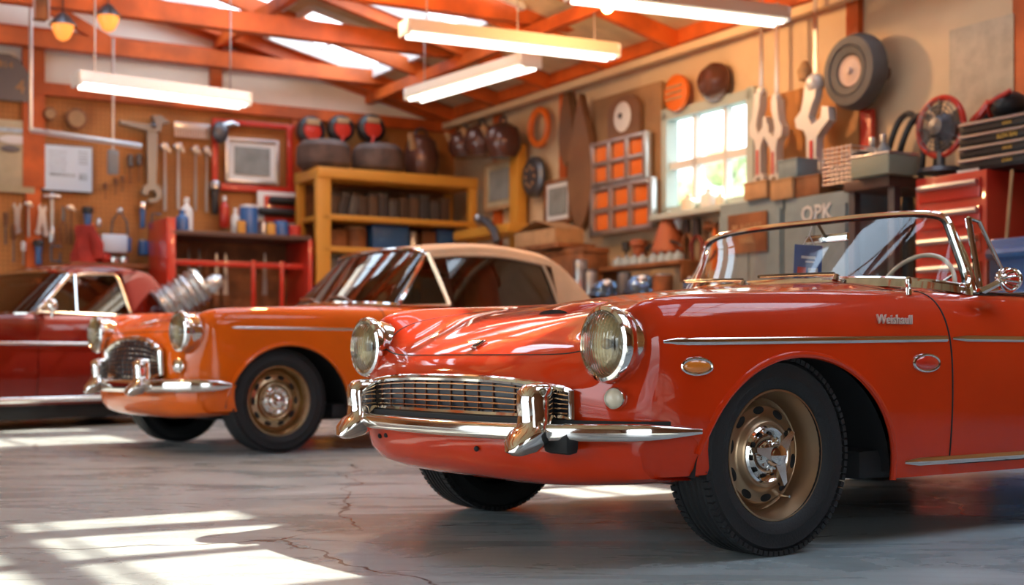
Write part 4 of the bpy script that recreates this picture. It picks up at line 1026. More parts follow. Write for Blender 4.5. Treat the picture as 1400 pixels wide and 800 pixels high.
paleblue = mat('pale_blue_paper', (.68, .82, .92), .6); oldpaper = mat('old_paper', (.50, .42, .26), .7, noise=.15, nscale=3)
# certificate
loc, w, h, rz = rect('B', 57, 198, 127, 263, .05); o = thing('certificate', 'pale blue printed certificate sheet left of the giant wrench', 'certificate', tuple(loc), rz)
MB().m(dsteel).box((0, .01, h/2), (w, .02, h), .004).build('frame', dsteel, o); MB().m(paleblue).box((0, -.006, h/2), (w*.95, .01, h*.94)).build('sheet', paleblue, o)
m = MB().m(inkp)
for k in range(7): m.box((-w*.2, -.012, h*(.84-.075*k)), (w*.36*(1-.06*(k % 3)), .002, h*.02))
for k in range(5): m.box((w*.3, -.012, h*(.86-.06*k)), (w*.18, .002, h*.028))
m.box((w*.3, -.012, h*.34), (w*.16, .002, h*.14)); m.box((-w*.1, -.012, h*.36), (w*.5, .002, h*.06)); m.build('printing', inkp, o)
# poster on the far left
loc, w, h, rz = rect('B', -22, 164, 47, 263, .05); o = thing('poster', 'large faded tan poster with a dark shape, cut by the left edge', 'poster', tuple(loc), rz)
MB().m(oldpaper).box((0, 0, h/2), (w, .02, h), .004).build('sheet', oldpaper, o)
m = MB().m(whitep).ball((w*.12, -.012, h*.73), 1, 20, 8, (w*.34, .004, h*.06)); m.m(dsteel).ball((w*.02, -.013, h*.6), 1, 20, 8, (w*.2, .004, h*.05)); m.m(inkp).box((0, -.012, h*.86), (w*.8, .003, h*.06)); m.build('printing', whitep, o)
# dark sign
loc, w, h, rz = rect('B', -30, 74, 41, 137, .07); o = thing('number_sign', 'dark shield-shaped sign with faded numerals, upper left corner', 'sign', tuple(loc), rz)
m = MB().m(dsteel).prism([(-w/2, 0), (w/2, 0), (w/2, h*.55), (w*.28, h*.92), (w*.1, h), (-w*.3, h), (-w/2, h*.8)], -.02, .02); m.build('plate', dsteel, o)
text_mesh('4', h*.42, .004, 'numeral', cardb, o, (w*.30, -.026, h*.30), (PI/2, 0, 0)); text_mesh('814', h*.2, .004, 'numeral', cardb, o, (w*.02, -.026, h*.76), (PI/2, 0, 0))
# framed photographs
loc = put('B', (308, 190, 381, 251), .09, 'picture_frame', 'silver-framed grey landscape photograph inside the red wall frame', 'picture', T_framed, alu, whitep, art=ink)
loc, w, h, rz = rect('B', 290, 166, 402, 264, .06); o = thing('red_wall_frame', 'red painted wooden frame on the wall around the grey photograph', 'frame', tuple(loc), rz)
for a, b_, c_, d_ in ((0, h*.96, w, h*.07), (0, h*.06, w, h*.1)): MB().m(redp).box((a, 0, b_), (c_, .05, d_), .008).build('rail', redp, o)
for a in (-.47, .44): MB().m(redp).box((w*a, -.005, h*.5), (w*.07, .05, h*.92), .008).build('upright', redp, o)
# giant wrench
loc, w, h, rz = rect('B', 163, 156, 231, 274, .12); o = thing('giant_wrench', 'oversized grey adjustable wrench hanging in the middle of the pegboard', 'wrench', tuple(loc), rz)
wst = mat('dull_wrench_steel', (.23, .235, .24), .42, .8)
m = MB().m(wst).prism([(w*.06, h*.16), (w*.22, h*.16), (w*.26, h*.86), (w*.04, h*.86)], -.035, .035)
m.prism([(-w*.5, h*.86), (w*.12, h*.80), (w*.3, h*.80), (w*.34, h*.9), (w*.5, h*.92), (w*.3, h), (w*.14, h*.98), (w*.2, h*.9), (w*.04, h*.88), (-w*.5, h*.9)], -.05, .05); m.build('shank', wst, o)
a = [(w*.14+w*.2*math.cos(t), h*.09+w*.2*math.sin(t)) for t in np.linspace(R(-120), R(190), 16)]; b_ = [(w*.14+w*.09*math.cos(t), h*.07+w*.09*math.sin(t)) for t in np.linspace(R(190), R(-120), 12)]
MB().m(wst).prism(a+b_, -.045, .045).build('jaw', wst, o)
MB().m(dsteel).lathe([(w*.05, -.03), (w*.05, .03)], 'x', 12, c=(w*.16, -.05, h*.87)).build('adjuster', dsteel, o)
# comb, grey sander
loc, w, h, rz = rect('B', 238, 167, 287, 189, .09); o = thing('toothed_rack', 'pale toothed metal strip above the long hammers', 'rack', tuple(loc), rz)
MB().m(alu).box((0, 0, h*.75), (w, .02, h*.4), .006).build('bar', alu, o)
m = MB().m(alu)
for k in range(14): m.box((-w*.46+w*.92*k/13, 0, h*.32), (w*.03, .02, h*.6))
m.build('teeth', alu, o)
loc, w, h, rz = rect('B', 289, 163, 327, 196, .19); o = thing('spray_gun', 'grey metal spray gun hanging above the grey photograph', 'spray gun', tuple(loc), rz)
MB().m(dsteel).ball((-w*.18, 0, h*.45), 1, 16, 10, (w*.3, .06, h*.46)).build('cup', dsteel, o); MB().m(alu).tube([(-w*.1, 0, h*.7), (w*.25, 0, h*.86), (w*.5, 0, h*.8)], [.05, .03, .012]).build('nozzle', alu, o)
# round gauges
for px, py, r_, lab in ((68, 156, 9, 'small dusty round gauge at the upper left of the pegboard'), (104, 163, 15, 'larger dusty round gauge beside the narrow post, upper pegboard')):
    loc, w, h, rz = rect('B', px-r_, py-r_, px+r_, py+r_, .08); o = thing('round_gauge', lab, 'gauge', tuple(loc), rz)
    MB().m(brownp).lathe([(w*.5, .02), (w*.5, -.03), (w*.4, -.035)], 'y', 24, c=(0, 0, h/2)).build('case', brownp, o); MB().m(cardb).lathe([(w*.38, -.034), (w*.38, -.04)], 'y', 24, c=(0, 0, h/2)).build('dial', cardb, o)
# pull cord with grey handle, hanging rod
loc, w, h, rz = rect('B', 147, 201, 162, 239, .5); top = onwall('B', 157, 128, .5)
o = thing('pull_handle', 'grey ribbed handle on a long cord beside the certificate', 'pull cord', tuple(loc), rz)
m = MB().m(gsteel).box((0, 0, h*.45), (w, w*.5, h*.9), .02)
for k in range(4): m.box((0, -w*.26, h*(.2+.16*k)), (w*.8, .01, h*.06))
m.build('handle', gsteel, o); MB().m(alu).cyl((0, 0, h*.9), (0, 0, 3.95-loc.z), .014).build('cord', alu, o)
a, b_ = onwall('B', 42, 178, 1.2), onwall('B', 193, 200, 1.2); o = thing('hanging_rail', 'thin pale metal rail hung from a vertical rod, upper left', 'rail', tuple(a))
d = b_-a; MB().m(alu).box((0, 0, 0), (.02, .02, .02)).tube([(0, 0, 0), tuple(d)], .03, 6).build('rail', alu, o); MB().m(alu).cyl((0, 0, 0), (0, 0, 4.2-a.z), .02).build('rod', alu, o)
# small cluster above the coupe
loc, w, h, rz = rect('B', 136, 321, 178, 346, .16); o = thing('parts_box', 'pale blue plastic parts box hanging under a wire loop', 'box', tuple(loc), rz)
MB().m(paleblue).box((-w*.06, 0, h*.5), (w*.85, .16, h), .02).build('box', paleblue, o); MB().m(bluep).box((w*.42, 0, h*.45), (w*.14, .15, h*.8), .02).build('end_cap', bluep, o)
loc, w, h, rz = rect('B', 152, 283, 175, 322, .12); o = thing('wire_loop', 'thin wire loop with a bright round knob over the pale blue box', 'loop', tuple(loc), rz)
MB().m(dsteel).tube([(-w*.5, 0, 0), (-w*.42, 0, h*.5), (-.0, 0, h*.86), (w*.42, 0, h*.5), (w*.5, 0, 0)], .012).build('wire', dsteel, o); MB().m(alu).ball((0, -.02, h*.86), w*.2, 14, 10).build('knob', alu, o)
loc, w, h, rz = rect('B', 98, 308, 134, 362, .2); o = thing('red_jacket', 'crumpled red work jacket hanging on the orange post', 'jacket', tuple(loc), rz)
cloth = mat('red_cloth', (.42, .035, .02), .85, noise=.25, nscale=4, bump=.4, bscale=8)
A = []
for i in range(15):
    z = i/14; ww_ = w*(.5-.22*z)*(1+.1*math.sin(9*z)); A.append([(ww_*math.cos(t)+.02*math.sin(5*t+8*z), .09*math.sin(t)*(1.1-z*.6), h*z) for t in np.linspace(0, 2*PI, 22)])
m = MB().m(cloth).grid(np.array(A)); m.build('body', cloth, o); MB().m(cloth).tube([(w*.2, -.03, h*.85), (w*.42, -.05, h*.5), (w*.46, -.05, h*.16)], [.05, .07, .06], 10).build('sleeve', cloth, o)
for bb, mt, nm, lab in (((122, 304, 132, 323), orangep, 'float_bulb', 'small orange-red bulb float beside the black-capped brush'), ((131, 298, 139, 311), alu, 'steel_bell', 'tiny bright steel knob above the pale blue box, left of the wire'), ((131, 341, 153, 362), redp, 'red_helmet', 'small glossy red helmet shell behind the coupe roof')):
    loc, w, h, rz = rect('B', *bb, .16); m = MB().m(mt).lathe([(0, 0), (w*.3, h*.04), (w*.48, h*.3), (w*.46, h*.62), (w*.24, h*.9), (0, h)], 'z', 20); o = m.build(nm, mt, None, tuple(loc), rz); tag(o, lab, nm.split('_')[-1])
for k, (a, b_) in enumerate(((150, 163), (164, 176))):
    loc, w, h, rz = rect('B', a, 350, b_, 366, .2); o = MB().m(chrome).lathe([(w*.42, 0), (w*.5, h*.1), (w*.5, h*.85), (w*.3, h)], 'z', 20).build('steel_cup', chrome, None, tuple(loc), rz); tag(o, ['left of two chrome cups behind the coupe roof', 'right of two chrome cups behind the coupe roof'][k], 'cup', 'chrome cups on the ledge')
a, b_ = rect('B', 100, 362, 222, 372, .2)[:2]; 
loc, w, h, rz = rect('B', 92, 361, 216, 368, .2); o = tag(MB().m(brownp).box((0, .02, h/2), (w, .30, h), .01).build('narrow_ledge', brownp, None, tuple(loc), rz), 'narrow brown wall ledge just above the red coupe roof', 'ledge')
# crinkled metal duct on the coupe's boot
loc, w, h, rz = rect('B', 224, 372, 290, 420, 1.0)
loc = Vector((-3.02, 12.75, 1.05)); o = thing('corrugated_duct', 'crinkled silver corrugated duct lying behind the orange bonnet', 'duct', tuple(loc), R(30), rot=(0, R(-32), R(20)))
P = [(.17+.018*math.sin(i*1.9), i/26*.46-.23) for i in range(27)]
MB().m(alu).lathe(P, 'x', 26, cap=False).build('sleeve', alu, o, (0, 0, .17)); MB().m(dsteel).lathe([(.175, -.24), (.184, -.23), (.175, -.22)], 'x', 26, cap=False).build('collar', dsteel, o, (0, 0, .17)); MB().m(alu).ball((.30, -.02, .12), .10, 14, 8, (1.2, 1, .8)).build('elbow', alu, o)
# ---- red steel rack
loc, w, h, rz = rect('B', 216, 318, 413, 418, .62); zt = onwall('B', 330, 322, .62).z; loc.z = 0
rack = thing('red_rack', 'red steel rack with a dark top shelf standing against the pegboard', 'rack', tuple(loc), rz)
dtop = mat('dark_shelf_top', (.10, .05, .035), .5)
MB().m(dtop).box((0, .0, zt-.03), (w*.97, .72, .05), .01).build('top_shelf', dtop, rack); MB().m(redp).box((-w*.475, 0, zt/2+.06), (w*.06, .72, zt+.12), .012).build('side_panel', redp, rack)
MB().m(redp).box((w*.475, 0, zt/2), (.05, .72, zt-.06), .012).build('side_panel', redp, rack)
MB().m(brownp).box((0, .33, zt*.55), (w*.92, .02, zt*.85)).build('back_panel', brownp, rack); MB().m(dtop).box((0, 0, .5), (w*.93, .66, .04)).build('lower_shelf', dtop, rack)
MB().m(redp).box((0, -.2, zt-.33), (w*.93, .04, .06), .01).build('rail', redp, rack)
for xx in (.1, .3): MB().m(redp).box((w*xx, -.22, zt-.62), (.045, .04, .68), .01).build('hanging_bar', redp, rack)
labs = ['first long saw from the rack\'s red side panel', 'second slim saw hanging in the red rack', 'third brown-bladed saw hanging in the red rack', 'fourth wide pale saw hanging in the red rack', 'fifth pale saw, leaning slightly, in the red rack', 'single pale saw hanging at the rack centre right']
for k, (a, b_, c_) in enumerate(((254, 262, dsteel), (268, 277, dsteel), (279, 287, brownp), (290, 302, alu), (303, 314, alu), (357, 367, steel))):
    put('B', (a, 340 if k < 3 else 346, b_, 418), .45, 'long_saw', labs[k], 'saw', T_saw, brownp, c_, group='saws hung under the red rack shelf')
o = put('B', (396, 348, 413, 418), .42, 'spirit_level', 'red level leaning at the right end of the red rack', 'level', lambda o, w, h, a, b_: (MB().m(redp).box((0, 0, h/2), (w*.8, .04, h), .01).build('body', redp, o), MB().m(cardb).box((0, -.03, h*.94), (w*.7, .02, h*.1), .006).build('end_cap', cardb, o)), redp, cardb, tilt=.22)
o = put('B', (414, 366, 424, 418), .40, 'pipe_wrench', 'dark red pipe wrench leaning beside the red level', 'wrench', T_spanner, redp, mat('dark_red_steel', (.2, .04, .03), .4, .5), tilt=.1)
# items on its top
orb = orangep; z = zt-.005
def on(o, zz): o.location.z = zz; return o
on(put('B', (240, 290, 258, 322), .62, 'blue_jug', 'tall blue jug at the left end of the red rack top', 'jug', T_bottle, bluep, bluep), z)
on(put('B', (246, 272, 264, 322), .55, 'white_jug', 'white plastic jug behind the blue jug on the rack', 'jug', T_bottle, whitep, whitep), z)
on(put('B', (316, 284, 328, 322), .6, 'white_tube', 'slim white tube on the rack left of the blue bottles', 'tube', T_bottle, whitep, whitep), z)
for k, bb in enumerate(((328, 280, 352, 323), (374, 300, 394, 323))):
    on(put('B', bb, .62, 'blue_canister', ['larger blue canister with white top on the red rack', 'smaller blue canister right of centre on the red rack'][k], 'canister', T_can, bluep, [whitep, bluep][k]), z)
for k, bb in enumerate(((324, 304, 336, 323), (364, 306, 377, 323))):
    on(put('B', bb, .78, 'yellow_tin', ['yellow tin in front of the larger blue canister', 'yellow tin in front of the smaller blue canister'][k], 'tin', T_can, yelp, yelp, group='yellow tins on the red rack'), z)
on(put('B', (394, 306, 411, 323), .66, 'red_jar', 'round red jar at the right end of the rack top', 'jar', T_can, redp, redp), z)
on(put('B', (353, 300, 366, 323), .5, 'small_steel_tin', 'small steel tin between the two blue canisters', 'tin', T_can, steel, brownp), z)
loc, w, h, rz = rect('B', 350, 262, 408, 312, .14); o = thing('tool_board', 'red and white board carrying two black cylinders above the rack', 'board', tuple(loc), rz)
MB().m(whitep).box((-.0, .02, h/2), (w*.92, .03, h), .03).build('backing', whitep, o); MB().m(redp).box((w*.06, -.0, h*.52), (w*.74, .03, h*.72), .02).build('red_panel', redp, o)
for zz, x_ in ((.74, .18), (.42, -.08)): MB().m(blackp).lathe([(h*.05, -w*.42), (h*.11, -w*.38), (h*.11, w*.38), (h*.05, w*.44)], 'x', 16, c=(w*x_, -.07, h*zz)).build('cylinder', blackp, o)
# ---- yellow shelving unit
loc, w, h, rz = rect('B', 418, 238, 634, 418, .62); zt2 = onwall('B', 520, 240, .62).z; loc.z = 0
ys_ = thing('yellow_shelving', 'tall yellow shelving unit in the corner, shelves full of dark tools', 'shelving', tuple(loc), rz)
for xx in (-.46, .475): MB().m(yelp).box((w*xx, -.3, zt2/2), (w*(.085 if xx < 0 else .05), .08, zt2), .01).build('post', yelp, ys_)
for xx in (-.47, .475): MB().m(yelp).box((w*xx, .32, zt2/2), (w*.05, .06, zt2), .01).build('post', yelp, ys_)
MB().m(yelp).box((0, 0, zt2-.06), (w, .72, .12), .015).build('top_board', yelp, ys_)
MB().m(brownp).box((0, .33, zt2*.55), (w*.95, .02, zt2*.88)).build('back_panel', brownp, ys_)
zs = [onwall('B', 520, y_, .62).z for y_ in (301, 343, 388)]
for zz in zs: MB().m(yelp).box((0, 0, zz-.03), (w*.94, .68, .06), .01).build('shelf', yelp, ys_)
MB().m(yelp).box((0, 0, .12), (w*.94, .68, .08), .01).build('shelf', yelp, ys_)
random.seed(11)
gm = [mat('dark_leaf_a', (.07, .045, .035), .5), mat('dark_leaf_b', (.11, .07, .05), .5), mat('dark_leaf_c', (.05, .05, .06), .4), dsteel]
hx = ['at the left post', 'next to the first file box', 'third from the left post', 'fourth from the left post', 'fifth from the left post', 'just left of the middle', 'in the middle', 'just right of the middle', 'fifth from the right post', 'fourth from the right post', 'third from the right post', 'second from the right post', 'at the right post']
for k in range(13):
    a = 432+k*14; bb = (a, 262+random.randint(0, 8), a+12, 300)
    o = put('B', bb, .62, 'file_box', 'dark file box on the top yellow shelf, '+hx[k], 'file box', T_box, gm[k % 4], gm[(k+1) % 4], group='dark boxes on the top yellow shelf', tilt=0); on(o, zs[0]); o.rotation_euler = (0, .22 if k < 4 else 0, RZB)
    if k < 4: o.location.z += .03
lab2 = ['brown wooden plane at the left of the second yellow shelf', 'brown roll on the second yellow shelf near its left end', 'long blue case on the second yellow shelf', 'short steel drum right of the long blue case', 'brown box on the second yellow shelf, right of the steel drum', 'blue tool bag near the right end of the second yellow shelf']
for k, (bb, mt) in enumerate((((440, 318, 468, 343), brownp), ((470, 312, 500, 343), brownp), ((503, 306, 552, 343), bluep), ((556, 316, 572, 343), steel), ((574, 314, 592, 343), brownp), ((594, 308, 616, 343), bluep))):
    on(put('B', bb, .62, ['wooden_plane', 'canvas_roll', 'blue_case', 'steel_drum', 'wooden_box', 'tool_bag'][k], lab2[k], ['plane', 'roll', 'case', 'drum', 'box', 'bag'][k], T_can if k in (1, 3) else T_box, mt, [brownp, cardb, blackp, steel, brownp, blackp][k]), zs[1])
for k, (a, b_) in enumerate(((436, 458), (461, 482))):
    on(put('B', (a, 350, b_, 388), .62, 'grey_bin', ['blue-grey bin at the left of the third yellow shelf', 'second blue-grey bin on the third yellow shelf'][k], 'bin', T_box, gsteel, gsteel, group='bins on the third yellow shelf'), zs[2])
# bags and reels above the shelving
tyre_d = mat('dusty_rubber', (.10, .06, .045), .75, noise=.3, nscale=5); 
for k, (bb, lab) in enumerate((((408, 198, 476, 238), 'dusty brown tyre lying on the left of the yellow unit'), ((484, 198, 548, 238), 'dusty brown tyre lying on the middle of the yellow unit'))):
    loc, w, h, rz = rect('B', *bb, .64); o = thing('old_tyre', lab, 'tyre', (loc.x, loc.y, zt2), rz, 'old tyres on the yellow shelving')
    r_ = min(w/2, .33); MB().m(tyre_d).lathe([(r_*.55, .02), (r_*.8, 0), (r_, h*.2), (r_*1.02, h*.5), (r_, h*.8), (r_*.8, h), (r_*.55, h*.96), (r_*.5, h*.5), (r_*.55, .02)], 'z', 36, cap=False).build('tyre', tyre_d, o); MB().m(brownp).lathe([(r_*.53, h*.5), (r_*.3, h*.4), (0, h*.42)], 'z', 24, cap=False).build('rim', brownp, o)
for k, (bb, lab) in enumerate((((406, 158, 442, 200), 'left of three dark reels with red faces over the shelving'), ((448, 157, 482, 196), 'middle of three dark reels with red faces over the shelving'), ((489, 156, 524, 196), 'right one of three dark reels with red faces over the shelving'))):
    loc, w, h, rz = rect('B', *bb, .22); o = thing('hose_reel', lab, 'reel', tuple(loc), rz, 'reels hung above the yellow shelving')
    MB().m(blackp).lathe([(w*.3, .06), (w*.5, .04), (w*.52, 0), (w*.5, -.06), (w*.36, -.09), (w*.34, -.06)], 'y', 30, c=(0, 0, h/2), cap=False).build('rim', blackp, o)
    MB().m(redp).lathe([(w*.38, -.05), (w*.3, -.09), (0, -.1)], 'y', 24, c=(0, 0, h*.45), cap=False).build('red_face', redp, o); MB().m(redp).tube([(0, -.1, h*.2), (-.06, -.12, -.1), (-.12, -.08, -.3)], .02).build('strap', redp, o); MB().m(cardb).box((0, -.09, h*.75), (w*.5, .03, h*.2), .01).build('badge', cardb, o)
pot = mat('dark_kettle', (.12, .05, .035), .22, .3, coat=.4)
for k, (wall, bb, lab) in enumerate((('B', (548, 180, 604, 238), 'big dark round kettle with pale spout in the corner'), ('R', (622, 176, 648, 216), 'dark round kettle hung first on the right wall'), ('R', (644, 168, 674, 214), 'dark glossy kettle hung second on the right wall'), ('R', (672, 165, 704, 216), 'dark glossy kettle hung third on the right wall'))):
    loc, w, h, rz = rect(wall, *bb, .5 if wall == 'B' else .3); o = thing('round_kettle', lab, 'kettle', tuple(loc), rz, 'dark kettles in the corner')
    if wall == 'B': o.location.z = zt2; h = loc.z+h-zt2
    rr_ = min(w/2, .30)*.8; MB().m(pot).lathe([(0, 0), (rr_*.7, 0), (rr_*.98, h*.25), (rr_, h*.5), (rr_*.8, h*.8), (rr_*.4, h*.93), (0, h*.96)], 'z', 30).build('body', pot, o); MB().m(cardb).tube([(-rr_*.7, -.1, h*.6), (-rr_, -.14, h*.9)], [.05, .03]).build('spout', cardb, o); MB().m(dsteel).torus((0, 0, h*.93), rr_*.35, .016, 'y', 20, 6).build('handle', dsteel, o)

# ================= RIGHT WALL
o = put('R', (663, 219, 706, 286), .10, 'picture_frame', 'tilted brown-framed portrait picture beside the yellow post', 'picture', T_framed, cardb, oldpaper, art=ink)
o = put('R', (745, 245, 781, 305), .09, 'picture_frame', 'dark-framed grey picture between the yellow post and the brown board', 'picture', T_framed, brownp, whitep, art=ink)
def struct_box(bb, off, dep, m_, name, label, cat):
    loc, w, h, rz = rect('R', *bb, off); loc.z = 0 if bb[3] > 395 else loc.z; hh_ = onwall('R', (bb[0]+bb[2])/2, bb[1], off).z-loc.z
    o = MB().m(m_).box((0, 0, hh_/2), (w, dep, hh_), .015).build(name, m_, None, tuple(loc), rz); return tag(o, label, cat), loc, w, hh_
struct_box((702, 198, 714, 418), .12, .12, yelp, 'yellow_post', 'yellow wooden post standing against the right wall', 'post')
struct_box((640, 312, 716, 324), .3, .4, yelp, 'yellow_beam', 'yellow beam joining the shelving to the yellow post', 'beam')
loc, w, h, rz = rect('R', 717, 214, 744, 270, .12); o = thing('round_grille_plate', 'round dark plate with small holes hanging by the dark-framed picture', 'plate', tuple(loc), rz)
MB().m(dsteel).at(sc=(w/h, 1, 1)).lathe([(h*.5, .03), (h*.5, -.02), (h*.42, -.05), (0, -.06)], 'y', 32, c=(0, 0, h/2), cap=False).build('plate', dsteel, o)
m = MB().m(cardb)
for k in range(8): m.ball((w*.22*math.cos(k*PI/4), -.06, h/2+h*.24*math.sin(k*PI/4)), .02, 8, 6, (1, .4, 1))
m.build('holes', cardb, o)
loc, w, h, rz = rect('R', 720, 146, 755, 202, .1); o = MB().m(orangep).torus((0, 0, h/2), h*.42, h*.085, 'y', 36, 10, sc=(w/h*.8, 1)).build('oval_ring', orangep, None, tuple(loc), rz); tag(o, 'orange oval ring hanging high on the right wall near the corner', 'ring')
surfm = mat('brown_varnish', (.20, .10, .05), .4, noise=.15, nscale=2, coat=.3)
for k, (bb, lab) in enumerate((((768, 118, 786, 228), 'narrow curved wooden board behind the long brown one'), ((780, 128, 813, 316), 'long pointed brown board hanging down the right wall'))):
    loc, w, h, rz = rect('R', *bb, .08+.07*k); P = [(w*.5*math.sin(PI*(t**.75))*1, h*t) for t in np.linspace(0, 1, 20)]
    o = MB().m(surfm).prism(P+[(-x, z) for x, z in P[::-1][1:-1]], -.04, .04).build('long_board', surfm, None, tuple(loc), rz); tag(o, lab, 'board', 'long boards on the right wall')
loc, w, h, rz = rect('R', 813, 124, 906, 312, .05); o = MB().m(mat('tan_board', (.30, .17, .08), .7, noise=.12, nscale=2)).box((0, 0, h/2), (w, .05, h), .01).build('plywood_board', MATS['tan_board'], None, tuple(loc), rz); tag(o, 'large tan plywood board behind the orange-paned organizers', 'board')
loc, w, h, rz = rect('R', 833, 130, 876, 188, .12); o = thing('oval_plaque', 'brown arched plaque with a white oval centre above the organizers', 'plaque', tuple(loc), rz)
MB().m(surfm).prism([(-w/2, 0), (w/2, 0), (w/2, h*.6)]+[(w/2*math.cos(a), h*.6+h*.4*math.sin(a)) for a in np.linspace(.2, PI-.2, 10)]+[(-w/2, h*.6)], -.02, .03).build('board', surfm, o); MB().m(whitep).ball((0, -.03, h*.48), 1, 24, 10, (w*.27, .02, h*.36)).build('white_oval', whitep, o); MB().m(dsteel).ball((0, -.05, h*.5), .03, 10, 6).build('pin', dsteel, o)
for k, (bb, lab) in enumerate((((812, 188, 888, 250), 'upper metal organizer with six orange windows'), ((812, 250, 896, 318), 'lower metal organizer with six orange windows'))):
    loc, w, h, rz = rect('R', *bb, .14); o = thing('wall_organizer', lab, 'organizer', tuple(loc), rz, 'orange-windowed organizers on the right wall')
    m = MB().m(alu); m.box((0, .02, h/2), (w*.98, .02, h*.98))
    for x_ in (-.47, -.16, .16, .47): m.box((w*x_, -.02, h/2), (w*.07, .06, h), .008)
    for z_ in (.05, .5, .95): m.box((0, -.02, h*z_), (w, .06, h*.09), .008)
    m.box((w*.36, -.06, h*.92), (w*.2, .03, h*.06), .006); m.build('frame', alu, o)
    for x_ in (-.315, 0, .315):
        for z_ in (.275, .725): MB().m(orangep).box((w*x_, -.0, h*z_), (w*.23, .03, h*.33), .006).build('orange_window', orangep, o)
loc, w, h, rz = rect('R', 908, 102, 943, 152, .12); o = thing('round_sign', 'round orange sign with pale bars above the window', 'sign', tuple(loc), rz)
MB().m(orangep).lathe([(h*.5, .02), (h*.5, -.02), (h*.44, -.03), (0, -.03)], 'y', 32, c=(0, 0, h/2)).build('disc', orangep, o)
m = MB().m(cardb)
for z_ in (.34, .5, .66): m.box((0, -.035, h*z_), (w*.6, .01, h*.07))
m.build('bars', cardb, o)
for k, (bb, lab) in enumerate((((957, 92, 992, 132), 'dark brown round bowl hung above the window'), ((1196, 88, 1212, 112), 'small dark hook block on the cream wall right of the tyre'))):
    loc, w, h, rz = rect('R', *bb, .12); o = MB().m(pot).lathe([(w*.48, .05), (w*.46, -.02), (w*.3, -.09), (0, -.11)], 'y', 26, c=(0, 0, h/2)).build(['round_bowl', 'hook_block'][k], pot, None, tuple(loc), rz); tag(o, lab, ['bowl', 'hook'][k])
# jars on the window sill
for k, (bb, mt) in enumerate((((935, 262, 948, 284), cream), ((962, 256, 976, 282), whitep), ((980, 262, 990, 280), cream))):
    on(put('R', bb, .14, 'sill_jar', ['left cream jar on the window sill', 'tallest white jar in the middle of the window sill', 'right cream jar on the window sill'][k], 'jar', T_bottle, mt, mt, group='jars on the window sill'), wz0-.02+.02)
loc, w, h, rz = rect('R', 905, 284, 1045, 294, .12); o = MB().m(gf).box((0, 0, 0), (w, .3, .05), .01).build('window_sill', gf, None, (loc.x, loc.y, wz0-.035), rz); o['kind'] = 'structure'; o.name = 'trim_5'
# dark board behind the white wrenches
loc, w, h, rz = rect('R', 1040, 118, 1176, 285, .04); o = MB().m(peg).box((0, 0, h/2), (w, .04, h), .01).build('brown_pegboard', peg, None, tuple(loc), rz); tag(o, 'brown pegboard panel behind the hanging white wrenches', 'pegboard')
# white giant wrenches on straps
bone = mat('white_wrench_enamel', (.68, .68, .66), .35, .2)
def white_wrench(bb, label, sg):
    loc, w, h, rz = rect('R', *bb, .28); o = thing('white_wrench', label, 'wrench', tuple(loc), rz, 'white wrenches hung by the window')
    P = [(-.14, .1), (.12, .1), (.14, .42), (.3, .5), (.5, .58), (.48, .72), (.3, .74), (.26, .62), (.0, .56), (-.1, .66), (.0, .78), (.1, .86), (.12, 1.0), (-.2, 1.0), (-.26, .84), (-.32, .74), (-.5, .66), (-.46, .56), (-.24, .52), (-.16, .44)]
    MB().m(bone).prism([(sg*x*w, z*h) for x, z in P], -.04, .04).build('body', bone, o)
    a = [(w*.26*math.cos(t), h*.08+w*.26*math.sin(t)) for t in np.linspace(R(-60), R(240), 16)]; b_ = [(w*.13*math.cos(t), h*.07+w*.13*math.sin(t)) for t in np.linspace(R(240), R(-60), 12)]
    MB().m(bone).prism(a+b_, -.035, .035).build('open_end', bone, o)
    MB().m(redp).box((0, -.045, h*.26), (w*.08, .01, h*.26)).build('red_slot', redp, o)
    MB().m(bone).ball((0, 0, h*1.02), w*.2, 14, 8).build('knuckle', bone, o)
    MB().m(steel).box((0, .0, (h+3.5-loc.z)/2+.03), (.045, .01, 3.5-loc.z-h)).build('strap', steel, o)
white_wrench((1029, 128, 1053, 256), 'white wrench overlapping the window edge, first of three', 1)
white_wrench((1050, 136, 1074, 254), 'white wrench just right of the window, second of three', -1)
white_wrench((1092, 116, 1138, 242), 'widest white wrench, hanging alone left of the big tyre', 1)
loc, w, h, rz = rect('R', 1093, 82, 1108, 112, .2); o = MB().m(cardb).lathe([(0, 0), (w*.4, h*.1), (w*.5, h*.5), (w*.2, h*.9), (0, h)], 'z', 18).build('pulley_block', cardb, None, tuple(loc), rz); tag(o, 'small tan pulley block above the widest white wrench', 'pulley')
# big tyre disc
loc, w, h, rz = rect('R', 1130, 46, 1214, 150, .2); o = thing('mounted_tyre', 'large grey tyre with pale hub mounted high on the right wall', 'tyre', tuple(loc), rz)
gr = mat('grey_rubber', (.10, .095, .09), .6, noise=.15, nscale=4); r_ = min(w, h)/2
MB().m(gr).lathe([(r_*.4, .05), (r_*.85, .09), (r_, .04), (r_*1.0, -.03), (r_*.9, -.09), (r_*.7, -.1), (r_*.66, -.085), (r_*.62, -.095), (r_*.45, -.08), (r_*.4, -.05)], 'y', 44, c=(0, 0, h/2), cap=False).build('tyre', gr, o)
MB().m(mat('pink_hub', (.60, .44, .36), .5)).lathe([(r_*.42, -.04), (r_*.4, -.07), (r_*.32, -.06), (r_*.1, -.075), (r_*.08, -.1), (0, -.1)], 'y', 32, c=(0, 0, h/2), cap=False).build('hub', MATS['pink_hub'], o)
loc, w, h, rz = rect('R', 1177, 150, 1196, 262, .06); o = MB().m(redp).box((0, 0, h/2), (w*.8, .05, h), .01).build('red_plank', redp, None, tuple(loc), rz); tag(o, 'narrow red plank on the wall below the big tyre', 'plank')
